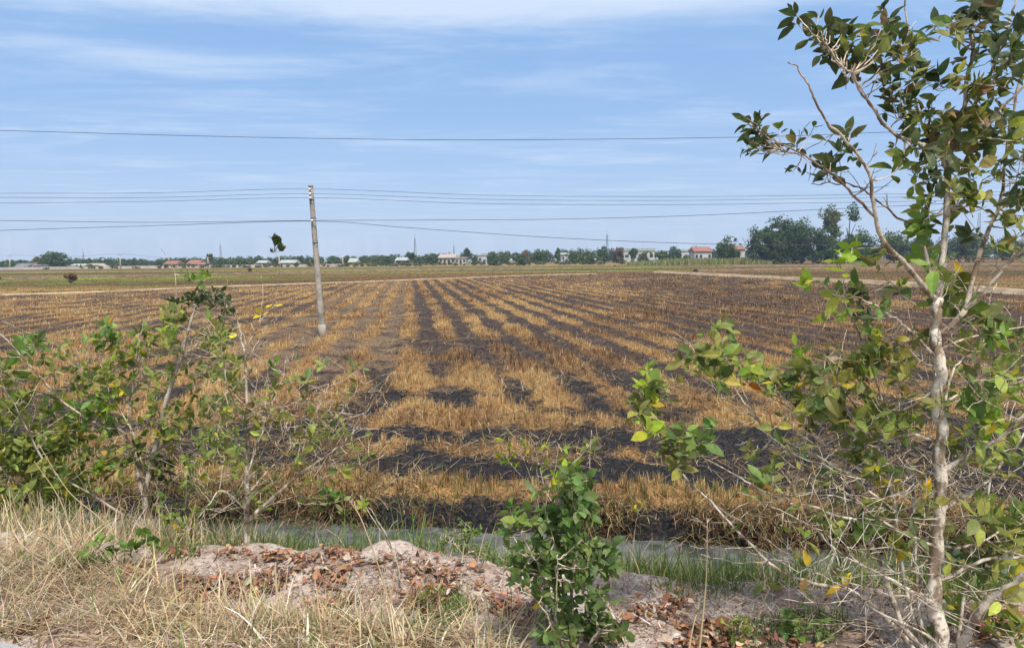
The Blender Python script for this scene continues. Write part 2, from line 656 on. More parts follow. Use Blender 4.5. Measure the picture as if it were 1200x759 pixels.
gx = axis_vals(-900, -4.2, 4.2, 900, 0.05, 0.045, 0.045)
gy = axis_vals(-60, 2.6, 9.0, 900, 0.05, 0.25, 0.022)
X, Y = np.meshgrid(gx, gy)
Z = terrain(X, Y)
nx, ny = len(gx), len(gy)
V = np.stack([X, Y, Z], -1).reshape(-1, 3)
i, j = np.meshgrid(np.arange(ny - 1), np.arange(nx - 1), indexing='ij')
Q = np.stack([i * nx + j, i * nx + j + 1, (i + 1) * nx + j + 1, (i + 1) * nx + j], -1).reshape(-1, 4)
xf, yf = X.ravel(), Y.ravel()
uu = ditch_u(xf, yf) + 0.25 * (fbm(xf * 0.9, yf * 0.9, 3, 3) - 0.5)
bankm = sstep(uu, 6.2, 5.3)
stub = patchiness(xf, yf)
bey = beyond_mask(xf, yf)
brn = burn(xf, yf)
mask = np.stack([bankm, stub, bey, brn], -1)
# far paddies: strips of harvested, green and ploughed land
inv = 100.0 / np.maximum(yf + 0.06 * xf + 9 * (fbm(xf * 0.012, yf * 0.02, 41, 3) - 0.5), 20)
stops = [0.10, 0.22, 0.26, 0.30, 0.36, 0.42, 0.50, 0.56, 0.66, 0.74, 0.84, 0.95, 1.1, 1.3, 1.6, 2.2, 3.0]
cols = np.array([(0.17, 0.14, 0.06), (0.20, 0.16, 0.06), (0.27, 0.18, 0.08), (0.10, 0.11, 0.03), (0.28, 0.18, 0.08),
                 (0.13, 0.06, 0.03), (0.12, 0.14, 0.03), (0.19, 0.17, 0.05), (0.08, 0.05, 0.025), (0.16, 0.15, 0.04),
                 (0.07, 0.045, 0.025), (0.24, 0.12, 0.05), (0.20, 0.13, 0.05), (0.09, 0.055, 0.03), (0.24, 0.14, 0.06),
                 (0.10, 0.06, 0.035), (0.22, 0.13, 0.06)])
fc = np.stack([np.interp(inv, stops, cols[:, k]) for k in range(3)], -1)
# the bright green paddy on the left, the ochre ground on the right
gp = onz([5, 60], [330, 333])
g1 = np.exp(-(((xf - gp[0, 0] - 8) / 26) ** 2 + ((yf - gp[0, 1] - 6) / 20) ** 2) ** 2) * sstep(fbm(xf * 0.25, yf * 0.08, 45, 3), 0.35, 0.6)
fc = fc * (1 - g1[:, None]) + np.array([0.24, 0.36, 0.05]) * g1[:, None]
rr = sstep(xf - 0.18 * yf, 4, 12) * bey
ochre = np.array([0.165, 0.10, 0.05]) * (0.3 + 1.3 * fbm(xf * 0.05, yf * 0.22, 47, 3))[:, None]
fc = fc * (1 - rr[:, None]) + ochre * rr[:, None]
fc = fc * (0.7 + 0.6 * fbm(xf * 0.07, yf * 0.3, 48, 4))[:, None]
st = sstep(fbm(xf * 0.004 + 3, yf * 0.10 + 0.004 * xf * 0.10, 49, 4), 0.40, 0.62)
fc = fc * np.array([1.3, 1.22, 1.0]) * (0.5 + 0.75 * st)[:, None]
fc4 = np.concatenate([fc, np.ones((len(fc), 1))], 1)


def mat_ground():
    m, nt, out = new_mat('ground')
    P = nt.pos()
    x, y, z = nt.xyz(P)
    sep = nt.node('ShaderNodeSeparateColor')
    a = nt.node('ShaderNodeAttribute', attribute_name='mask')
    nt.put(sep.inputs[0], a.outputs['Color'])
    bank, stubc, bey = sep.outputs[0], sep.outputs[1], sep.outputs[2]
    brn = a.outputs['Alpha']
    # field soil and straw
    n1 = nt.noise(P, 3.0, 7.0, 0.65)
    n2 = nt.noise(P, 28.0, 6.0, 0.7)
    Ps = nt.comb(nt.m('MULTIPLY', x, 3.0), y, z)
    n3 = nt.noise(Ps, 60.0, 4.0, 0.7)
    n4 = nt.noise(P, 0.5, 5.0, 0.6)
    vv = nt.m('ADD', nt.m('MULTIPLY', x, float(RN[0])), nt.m('MULTIPLY', y, float(RN[1])))
    vv = nt.m('ADD', vv, nt.m('MULTIPLY', nt.m('SUBTRACT', n4, 0.5), 0.5))
    row = nt.m('COSINE', nt.m('MULTIPLY', vv, 2 * math.pi / ROWP))
    rowk = nt.ss(y, 11.0, 14.0, 0.0, 0.20)
    cov = nt.m('ADD', nt.m('MULTIPLY', stubc, 0.9), nt.m('MULTIPLY', row, rowk))
    cov = nt.m('ADD', cov, nt.m('MULTIPLY', nt.m('SUBTRACT', n1, 0.5), 1.5))
    cov = nt.m('ADD', cov, nt.m('MULTIPLY', nt.m('SUBTRACT', n2, 0.5), 0.9))
    cov = nt.ss(cov, 0.22, 0.82)
    ash = nt.mix(nt.ss(n2, 0.42, 0.66), (0.009, 0.009, 0.012), (0.036, 0.035, 0.036))
    ash = nt.mix(nt.ss(n3, 0.63, 0.74, 0.0, 0.6), ash, (0.20, 0.14, 0.085))
    # some wheel tracks kept a pale mat of unburnt straw
    lane = nt.m('MULTIPLY', nt.ss(vv, -6.5, -4.0), nt.ss(vv, 1.0, -0.8))
    lane = nt.m('MAXIMUM', nt.m('MULTIPLY', lane, nt.ss(y, 13.0, 18.0)), nt.m('MULTIPLY', nt.ss(x, -2.0, -16.0), 0.35))
    n5 = nt.noise(P, 0.9, 6.0, 0.7)
    midf = nt.ss(y, 11.0, 17.0, 0.0, 0.07)
    ash = nt.mix(nt.ss(nt.m('ADD', nt.noise(P, 6.0, 6.0, 0.75), midf), 0.48, 0.66, 0.0, nt.ss(y, 9.0, 17.0, 0.12, 0.75)), ash, (0.10, 0.062, 0.04))
    ash = nt.mix(nt.ss(nt.noise(P, 11.0, 5.0, 0.7), 0.62, 0.72, 0.0, 0.55), ash, (0.20, 0.19, 0.18))
    ash = nt.mix(nt.m('MULTIPLY', nt.ss(nt.m('ADD', n5, nt.m('MULTIPLY', lane, 0.17)), 0.52, 0.74), 0.75), ash, nt.mix(nt.ss(n2, 0.4, 0.6), (0.10, 0.06, 0.035), (0.30, 0.205, 0.115)))
    straw = nt.mix(nt.ss(n2, 0.35, 0.65), (0.12, 0.058, 0.022), (0.36, 0.215, 0.08))
    straw = nt.mix(nt.ss(brn, 0.2, 0.9, 0.0, 0.75), straw, (0.085, 0.045, 0.025))
    straw = nt.mix(nt.ss(n3, 0.58, 0.72, 0.0, 0.7), straw, (0.42, 0.32, 0.18))
    field = nt.mix(cov, ash, straw)
    # land beyond the bunds
    far = nt.attr('far')
    far = nt.mix(nt.ss(nt.noise(P, 1.6, 6.0, 0.7), 0.4, 0.65, 0.0, 0.7), far, (0.07, 0.045, 0.025))
    far = nt.mix(nt.ss(nt.noise(nt.comb(nt.m('MULTIPLY', x, 0.25), y, z), 0.35, 6.0, 0.7), 0.46, 0.62, 0.0, 0.55), far, (0.085, 0.06, 0.03))
    field = nt.mix(bey, field, far)
    # bank: pale crumbly soil with grit and bits of straw
    b1 = nt.noise(P, 2.6, 6.0, 0.62)
    b2 = nt.noise(P, 40.0, 6.0, 0.72)
    b3 = nt.voro(P, 75.0)
    soil = nt.mix(nt.ss(b1, 0.36, 0.62), (0.30, 0.215, 0.165), (0.54, 0.445, 0.38))
    soil = nt.mix(nt.ss(b2, 0.50, 0.66, 0.0, 0.85), soil, (0.12, 0.085, 0.065))
    soil = nt.mix(nt.ss(nt.noise(P, 7.0, 6.0, 0.75), 0.50, 0.64, 0.0, 0.6), soil, (0.21, 0.115, 0.08))
    soil = nt.mix(nt.ss(b2, 0.44, 0.33, 0.0, 0.75), soil, (0.68, 0.61, 0.55))
    soil = nt.mix(nt.ss(b3, 0.16, 0.09, 0.0, 0.6), soil, (0.10, 0.07, 0.06))
    wet = nt.ss(z, 0.45, 0.0)
    soil = nt.mix(nt.m('MULTIPLY', wet, 0.8), soil, (0.07, 0.06, 0.045))
    c = nt.mix(bank, field, soil)
    h = nt.m('ADD', nt.m('MULTIPLY', n2, 0.7), nt.m('MULTIPLY', b2, 0.6))
    principled(nt, out, c, 0.95, nt.bump(h, 0.7, 0.03), 0.12)
    return m


ground = mk('ground', V, [Q], mat_ground(), smooth=True, extra={'mask': mask, 'far': fc4})
tag(ground, None, None, kind='structure')

# ditch water: a strip that follows the ditch
wx = np.linspace(-40, 40, 161)
rows = []
for off in (5.3, 5.9, 6.6, 7.3):
    rows.append(np.stack([wx, off - 0.12 - 1.45 * np.tanh(wx / 9.0), np.full_like(wx, -0.24)], -1))
WV = np.concatenate(rows)
k = np.arange(160)
WQ = np.concatenate([np.stack([r * 161 + k, r * 161 + k + 1, (r + 1) * 161 + k + 1, (r + 1) * 161 + k], -1) for r in range(3)])
tag(mk('water', WV, [WQ], M['water']), None, None, kind='structure')

# pavement slab whose corner shows at the lower left
ca, cb = onz(-40, 737, 0.87), onz(62, 762, 0.87)
mb = MB()
d = unit(cb - ca)
e = np.array([d[1], -d[0], 0])
p0 = ca - d * 6
p1 = cb + d * 8
zt = 0.87
poly = np.array([p0, p1, p1 + e * 3.5, p0 + e * 3.5])
poly[:, 2] = 0.0
bev = 0.02
inn = np.array([p0 + e * bev, p1 + e * bev, p1 + e * 3.48, p0 + e * 3.48])
VV = np.concatenate([poly + [0, 0, 0.6], poly + [0, 0, zt - bev], inn * [1, 1, 0] + [0, 0, zt]])
FF = [[0, 1, 5, 4], [1, 2, 6, 5], [2, 3, 7, 6], [3, 0, 4, 7], [4, 5, 9, 8], [5, 6, 10, 9], [6, 7, 11, 10], [7, 4, 8, 11], [8, 9, 10, 11]]
mb.add(VV, [np.array(FF)])
tag(mb.build('pavement', M['slab']), None, None, kind='structure')


def ridge(name, pts, width, height, mat, top=0.5):
    """a raised earth bund / path that follows points on the ground"""
    p = path(np.asarray(pts), 60)
    p[:, 2] = 0
    T = unit(np.gradient(p, axis=0))
    S = np.stack([T[:, 1], -T[:, 0], np.zeros(len(p))], -1)
    prof = [(-1, -0.05), (-top, 1), (top, 1), (1, -0.05)]
    n = len(p)
    wob = 1 + 0.35 * (fbm(np.arange(n) * 0.8, np.zeros(n), 71, 3) - 0.5)
    V = np.concatenate([p + S * (a * width * 0.5 * wob)[:, None] + np.array([0, 0, 1.0]) * (b * height * wob)[:, None] for a, b in prof])
    k = np.arange(n - 1)
    F = np.concatenate([np.stack([r * n + k, r * n + k + 1, (r + 1) * n + k + 1, (r + 1) * n + k], -1) for r in range(3)])
    o = mk(name, V, [F], mat)
    tag(o, None, None, kind='structure')
    return o


ridge('dirt_path', bund, 0.8, 0.10, M['dirt_path'])
ridge('dirt_path', rpath, 1.5, 0.28, M['dirt_path'])
for pts in ([(815, 318), (930, 315.5), (1060, 314), (1230, 315)], [(840, 312.5), (960, 311.5), (1100, 311), (1230, 311)],
            [(0, 327.5), (200, 323), (420, 318.5), (640, 315.5)], [(380, 314), (520, 312.5), (720, 312)]):
    q = onz([p[0] for p in pts], [p[1] for p in pts])
    ridge('bund', q, 1.6, 0.3, M['brown_bund'])

# ------------------------------------------------------------------ stubble
N = 600000
ld = rng.uniform(math.log(6.6), math.log(210), N)
ang = rng.uniform(R(-41), R(41), N)
d = np.exp(ld)
sx, sy = d * np.sin(ang), d * np.cos(ang)
uu = ditch_u(sx, sy)
pt = patchiness(sx, sy)
keep = (uu > 7.12) & (rng.random(N) < sstep(pt, 0.32, 0.95) ** 1.3 * 0.85 + 0.10)
sx, sy, d, pt = sx[keep], sy[keep], d[keep], pt[keep]
# tuft the stems together
tx, ty = np.round(sx / 0.19), np.round(sy / 0.17)
nearm = sstep(d, 26, 14)
pull = 0.66 * nearm * (rng.random(len(sx)) < 0.8)
sx = sx + (tx * 0.19 + 0.09 * (_hash(tx, ty, 5) - 0.5) - sx) * pull
sy = sy + (ty * 0.17 + 0.09 * (_hash(tx, ty, 6) - 0.5) - sy) * pull
n = len(sx)
b = np.clip(burn(sx, sy) + rng.normal(0, 0.18, n), 0, 1)
gold = np.array([0.59, 0.365, 0.155])
rust = np.array([0.235, 0.118, 0.052])
char = np.array([0.045, 0.028, 0.02])
f1, f2 = sstep(b, 0.15, 0.6)[:, None], sstep(b, 0.55, 1.0)[:, None]
sc = (gold * (1 - f1) + rust * f1) * (1 - f2) + char * f2
sc = sc * np.exp(rng.normal(0, 0.22, (n, 1))) * (0.6 + 0.75 * _hash(tx, ty, 9))[:, None]
tan = rng.random(n) < 0.16
sc[tan] = pick([(3, (0.46, 0.36, 0.24)), (2, (0.30, 0.24, 0.17)), (2, (0.14, 0.10, 0.07))], int(tan.sum()))
lowc = pt < 0.42
sc[lowc] = pick([(9, (0.018, 0.016, 0.015)), (3, (0.10, 0.055, 0.03)), (1.2, (0.42, 0.32, 0.20)), (1.2, (0.20, 0.14, 0.09))], int(lowc.sum()))
uun = ditch_u(sx, sy)
grn = (rng.random(n) < 0.16 * sstep(uun, 9.5, 7.6) + 0.012 + 0.12 * sstep(sx, 0.8, 2.5) * sstep(uun, 10, 8)) & (d < 14)
sc[grn] = np.array([0.10, 0.15, 0.035]) * np.exp(rng.normal(0, 0.25, (grn.sum(), 1)))
by = beyond_mask(sx, sy) > 0.5
strip = fbm(sx[by] * 0.01, sy[by] * 0.05, 53, 3)[:, None]
sc[by] = np.where(strip + 0.14 * sstep(sx[by], -12, -40)[:, None] > 0.52, np.array([0.165, 0.19, 0.05]), np.array([0.20, 0.125, 0.055])) * np.exp(rng.normal(0, 0.35, (int(by.sum()), 1)))
tipc = np.clip(sc * 1.35, 0, 0.8)
L = rng.uniform(0.05, 0.155, n) * (0.5 + 0.6 * pt) * (1 + 0.15 * sstep(d, 20, 80))
Wd = np.maximum(0.0095, d * 0.0008) * rng.uniform(0.6, 1.3, n)
mb = MB()
blades(mb, np.stack([sx, sy, terrain(sx, sy) - 0.01], -1), L, Wd, rng.uniform(0, 2 * np.pi, n),
       np.abs(rng.normal(0, 0.22, n)) * rng.choice([0.8, 2.6], n, p=[0.72, 0.28]), rng.normal(0.1, 0.25, n), sc * 0.7, 1, tipc)
tag(mb.build('rice_stubble', M['blade']), 'short golden and scorched rice stubble standing in rows across the burnt field', 'stubble', kind='stuff')

# loose straw lying on the near field
N = 60000
ld = rng.uniform(math.log(7.0), math.log(26), N)
ang = rng.uniform(R(-40), R(40), N)
d = np.exp(ld)
sx, sy = d * np.sin(ang), d * np.cos(ang)
w = sstep(fbm(sx * 0.7, sy * 0.9, 61, 4), 0.46, 0.66) * sstep(d, 26, 12) + 0.05
w = w + 0.5 * sstep(sx, -0.6, -2.6) * sstep(d, 12, 9)
keep = (rng.random(N) < w) & (ditch_u(sx, sy) > 7.1)
sx, sy, d = sx[keep], sy[keep], d[keep]
n = len(sx)
mb = MB()
sc = pick([(4, (0.50, 0.36, 0.19)), (3, (0.36, 0.23, 0.11)), (3, (0.16, 0.09, 0.045)), (3, (0.03, 0.025, 0.022)), (1.2, (0.62, 0.52, 0.36))], n)
blades(mb, np.stack([sx, sy, terrain(sx, sy) + rng.uniform(0.005, 0.07, n)], -1), rng.uniform(0.08, 0.32, n),
       np.maximum(0.006, d * 0.0006) * rng.uniform(0.7, 1.4, n), rng.uniform(0, 2 * np.pi, n), rng.normal(1.35, 0.25, n),
       rng.normal(0.15, 0.3, n), sc, 2)
tag(mb.build('loose_straw', M['blade']), 'pale loose rice straw strewn over the blackened soil of the near field', 'straw', kind='stuff')

# straw and stems that hang over the far bank of the ditch
N = 26000
sx = rng.uniform(-7.5, 6.5, N)
uq = rng.uniform(6.92, 7.35, N)
keep = rng.random(N) < sstep(fbm(sx * 2.2, uq * 0.3, 63, 3) + 0.2 * sstep(sx, -0.8, -1.8), 0.42, 0.58) * 0.9 + 0.05
sx, uq = sx[keep], uq[keep]
sy = uq - (ditch_u(sx, 0 * sx))
n = len(sx)
mb = MB()
sc = pick([(4, (0.36, 0.23, 0.11)), (3, (0.22, 0.12, 0.06)), (2, (0.50, 0.38, 0.22)), (2, (0.07, 0.045, 0.03)), (1.2, (0.11, 0.15, 0.04))], n)
blades(mb, np.stack([sx, sy, terrain(sx, sy) + 0.02], -1), rng.uniform(0.10, 0.34, n), rng.uniform(0.005, 0.010, n),
       rng.normal(-np.pi / 2, 0.7, n), rng.uniform(0.2, 1.0, n), rng.uniform(0.6, 2.0, n), sc, 3)
tag(mb.build('bank_straw', M['blade']), 'scorched straw hanging over the black far bank of the ditch', 'straw', kind='stuff')

# ------------------------------------------------------------------ bank: grass, litter
GREEN = [(5, (0.09, 0.16, 0.03)), (3, (0.13, 0.20, 0.045)), (2, (0.17, 0.20, 0.07)), (1, (0.30, 0.26, 0.10))]
DRY = [(5, (0.54, 0.41, 0.25)), (4, (0.44, 0.32, 0.19)), (3, (0.66, 0.55, 0.40)), (1.5, (0.26, 0.17, 0.10))]
N = 60000
sx, sy = rng.uniform(-5.5, 5.0, N), rng.uniform(2.8, 8.2, N)
uu = ditch_u(sx, sy)
cl = fbm(sx * 1.8, sy * 1.8, 81, 3)
w = sstep(uu, 3.95, 4.5) * sstep(uu, 6.7, 6.1) * sstep(cl, 0.22, 0.45)
w = np.maximum(w, 0.22 * (uu > 7.0) * (uu < 7.25) * (cl > 0.5))
keep = rng.random(N) < w
sx, sy = sx[keep], sy[keep]
n = len(sx)
mb = MB()
c = pick(GREEN, n)
dl = rng.random(n) < 0.08 + 0.62 * sstep(sx, -1.5, -2.3)
c[dl] = pick(DRY, int(dl.sum()))
blades(mb, np.stack([sx, sy, terrain(sx, sy) - 0.01], -1), rng.uniform(0.10, 0.30, n) * (0.9 + 0.15 * sstep(sx, 0.3, 1.2) + 0.35 * sstep(sx, -1.6, -2.2)), rng.uniform(0.004, 0.009, n),
       rng.uniform(0, 2 * np.pi, n), np.abs(rng.normal(0, 0.3, n)), rng.normal(0.5, 0.4, n), c * 0.8, 3, c * 1.2)
tag(mb.build('ditch_grass', M['blade']), 'green grass growing along the near edge of the ditch', 'grass', kind='stuff')


# scum, straw and floating bits on the ditch water
N = 5200
sx = rng.uniform(-6, 5.5, N)
uq = rng.uniform(5.7, 7.1, N)
keep = rng.random(N) < sstep(np.abs(uq - 6.5), 0.15, 0.6) * sstep(fbm(sx * 2.0, uq * 3.0, 65, 3), 0.42, 0.6) + 0.06
sx, uq = sx[keep], uq[keep]
n = len(sx)
mb = MB()
blades(mb, np.stack([sx, uq - ditch_u(sx, 0 * sx), np.full(n, -0.232)], -1), rng.uniform(0.03, 0.18, n), rng.uniform(0.004, 0.014, n), rng.uniform(0, 6.28, n),
       np.full(n, 1.5), rng.normal(0.03, 0.03, n), pick([(3, (0.30, 0.24, 0.14)), (3, (0.10, 0.14, 0.04)), (2, (0.06, 0.045, 0.03)), (1, (0.45, 0.38, 0.25))], n), 2)
tag(mb.build('floating_debris', M['blade']), 'bits of straw and green scum floating on the ditch water', 'debris', kind='stuff')


def scatter_px(blobs, per):
    """points on the ground under soft-edged photo regions (px, py, rx, ry, weight)"""
    P = []
    for (px, py, rx, ry, w) in blobs:
        n = int(per * w)
        r = np.sqrt(rng.random(n)) * rng.uniform(0.75, 1.1, n)
        t = rng.uniform(0, 2 * np.pi, n)
        P.append(groundhit(px + r * rx * np.cos(t), py + r * ry * np.sin(t)))
    return np.concatenate(P)


# dry yellow grass of the verge
P = scatter_px([(60, 690, 110, 55, 1.6), (-130, 690, 120, 70, 1.6), (170, 742, 180, 32, 1.9), (350, 752, 180, 24, 1.3), (330, 775, 290, 24, 2.0), (530, 768, 90, 18, 0.6),
                (60, 655, 80, 25, 0.8), (230, 690, 60, 40, 0.3), (30, 740, 60, 20, 0.5)], 820)
cl = fbm(P[:, 0] * 3.2, P[:, 1] * 3.2, 91, 3)
P = P[rng.random(len(P)) < sstep(cl, 0.44, 0.64)]
n = len(P)
mb = MB()
c = pick(DRY, n, 0.3)
gm = rng.random(n) < 0.10
c[gm] = pick(GREEN, int(gm.sum())) * 1.2
blades(mb, P - [0, 0, 0.01], rng.uniform(0.05, 0.22, n) * rng.choice([0.8, 1.0, 1.6], n, p=[0.55, 0.36, 0.09]), rng.uniform(0.0035, 0.0085, n) * rng.choice([1, 1.7], n, p=[0.7, 0.3]), rng.uniform(0, 2 * np.pi, n),
       np.abs(rng.normal(0.5, 0.45, n)), rng.normal(0.9, 0.8, n), c, 4, np.clip(c * 1.15, 0, 0.8))
# flattened dead blades
P = scatter_px([(90, 705, 140, 50, 1.4), (320, 754, 210, 22, 1.4), (-120, 690, 120, 60, 1.5), (60, 670, 90, 40, 1.0), (560, 755, 80, 18, 0.2), (1000, 720, 160, 40, 0.12)], 1300)
n = len(P)
c = pick(DRY, n) * 0.85
blades(mb, P + np.stack([np.zeros(n), np.zeros(n), rng.uniform(0, 0.05, n)], -1), rng.uniform(0.08, 0.34, n), rng.uniform(0.003, 0.007, n),
       rng.uniform(0, 2 * np.pi, n), rng.normal(1.3, 0.25, n), rng.normal(0.2, 0.4, n), c, 3)
# broad bleached blades standing out of the mat
P = scatter_px([(240, 735, 130, 40, 1.0), (470, 755, 80, 20, 0.35), (60, 650, 70, 20, 0.4), (400, 745, 60, 25, 0.3)], 230)
n = len(P)
c = pick([(4, (0.66, 0.52, 0.32)), (3, (0.72, 0.61, 0.44)), (2, (0.50, 0.37, 0.18)), (1, (0.34, 0.34, 0.12))], n, 0.15)
blades(mb, P - [0, 0, 0.01], rng.uniform(0.10, 0.27, n), rng.uniform(0.006, 0.012, n), rng.uniform(0, 2 * np.pi, n), np.abs(rng.normal(0.3, 0.3, n)), rng.normal(0.9, 0.7, n), c, 5)
tag(mb.build('dry_grass', M['blade']), 'tangled dry straw coloured grass covering the lower left verge', 'grass', kind='stuff')

# short green turf patches between the litter
P = scatter_px([(520, 715, 40, 22, 1.0), (470, 745, 60, 14, 0.8), (880, 745, 60, 18, 0.5), (950, 735, 50, 20, 0.6), (820, 690, 60, 14, 0.5), (210, 640, 30, 20, 0.7), (990, 655, 60, 20, 0.6), (1160, 690, 60, 20, 0.6)], 900)
n = len(P)
c = pick(GREEN, n) * 0.8
mb = MB()
blades(mb, P - [0, 0, 0.005], rng.uniform(0.02, 0.09, n), rng.uniform(0.003, 0.007, n), rng.uniform(0, 2 * np.pi, n),
       np.abs(rng.normal(0, 0.5, n)), rng.normal(0.5, 0.4, n), c, 2, c * 1.2)
tag(mb.build('green_turf', M['blade']), 'short green turf in patches between the dead leaves on the bank', 'grass', kind='stuff')

# leaf litter
RED = [(4, (0.31, 0.145, 0.08)), (3, (0.21, 0.10, 0.06)), (2, (0.38, 0.22, 0.13)), (4, (0.14, 0.08, 0.055)), (2, (0.42, 0.33, 0.25))]
P = scatter_px([(370, 690, 75, 26, 1.6), (420, 715, 45, 22, 0.9), (180, 685, 50, 22, 1.2), (290, 700, 70, 25, 1.2), (470, 690, 90, 25, 0.9), (560, 715, 80, 28, 1.5), (590, 690, 50, 12, 0.6), (215, 665, 55, 18, 1.0), (230, 700, 60, 40, 0.7),
                (810, 750, 70, 18, 1.2), (500, 668, 110, 16, 0.45), (340, 650, 90, 12, 0.9), (100, 740, 90, 18, 0.5), (770, 715, 40, 30, 0.6), (960, 750, 90, 20, 0.5),
                (1040, 690, 90, 35, 0.6), (1170, 740, 60, 25, 0.6)], 520)
P = P[rng.random(len(P)) < sstep(fbm(P[:, 0] * 4.5, P[:, 1] * 4.5, 93, 3), 0.42, 0.66)]
n = len(P)
az = rng.uniform(0, 2 * np.pi, n)
D = np.stack([np.cos(az), np.sin(az), rng.normal(0.05, 0.25, n)], -1)
Nn = np.stack([rng.normal(0, 0.45, n), rng.normal(0, 0.45, n), rng.choice([-1.0, 1.0], n)], -1)
mb = MB()
leaves(mb, P + np.stack([np.zeros(n), np.zeros(n), rng.uniform(0.008, 0.035, n)], -1), D, Nn, rng.uniform(0.016, 0.044, n) * rng.choice([1, 1.5], n, p=[0.9, 0.1]), rng.uniform(0.4, 0.8, n),
       pick(RED, n), rng.normal(0.0, 0.35, n), rng.uniform(0.1, 0.9, n))
tag(mb.build('leaf_litter', M['litter']), 'curled reddish brown dead leaves scattered over the pale bank soil', 'leaf litter', kind='stuff')

# crumbs, chips and bits of stalk on the soil
P = scatter_px([(520, 680, 130, 40, 3.0), (400, 680, 120, 40, 2.5), (780, 705, 110, 40, 2.5), (960, 710, 140, 45, 3.0), (1100, 725, 110, 40, 2.0), (240, 690, 110, 50, 2.0), (700, 740, 90, 20, 1.0)], 640)
n = len(P)
mb = MB()
az = rng.uniform(0, 2 * np.pi, n)
c = pick([(3, (0.46, 0.38, 0.31)), (4, (0.24, 0.12, 0.08)), (4, (0.36, 0.25, 0.17)), (1, (0.60, 0.53, 0.46)), (1.5, (0.10, 0.07, 0.055))], n)
blades(mb, P + [0, 0, 0.006], rng.uniform(0.015, 0.08, n) * rng.choice([0.35, 0.7, 1.5], n, p=[0.5, 0.35, 0.15]), rng.uniform(0.0025, 0.009, n), az, rng.normal(1.4, 0.25, n), rng.normal(0.1, 0.5, n), c, 2)
tag(mb.build('soil_litter', M['litter']), 'fine pale and dark chips of bark and stalk over the bank soil', 'litter', kind='stuff')

# ------------------------------------------------------------------ foreground plants
MIX = [(5, (0.175, 0.225, 0.05)), (4, (0.22, 0.245, 0.07)), (2, (0.1, 0.145, 0.04)), (3, (0.29, 0.3, 0.06)), (0.5, (0.5, 0.4, 0.04))]
DARK = [(5, (0.05, 0.075, 0.036)), (4, (0.075, 0.105, 0.045)), (2, (0.12, 0.135, 0.065)), (0.7, (0.16, 0.11, 0.05))]
FRESH = [(5, (0.14, 0.23, 0.05)), (3, (0.2, 0.28, 0.06)), (2, (0.09, 0.15, 0.04))]
LIME = [(5, (0.253, 0.345, 0.034)), (2, (0.161, 0.253, 0.034)), (1, (0.483, 0.414, 0.034))]
YEL = [(5, (0.60, 0.42, 0.03)), (2, (0.36, 0.33, 0.04))]
ORA = [(5, (0.62, 0.20, 0.02)), (2, (0.55, 0.33, 0.03)), (2, (0.12, 0.14, 0.03))]
OLIVE = [(5, (0.17, 0.185, 0.06)), (3, (0.23, 0.22, 0.07)), (3, (0.11, 0.15, 0.05)), (1, (0.22, 0.14, 0.06)), (1.5, (0.33, 0.33, 0.07))]
BARKC = np.array([0.27, 0.225, 0.175])
TWIGC = np.array([0.30, 0.235, 0.17])
DARKTWIG = np.array([0.16, 0.11, 0.08])


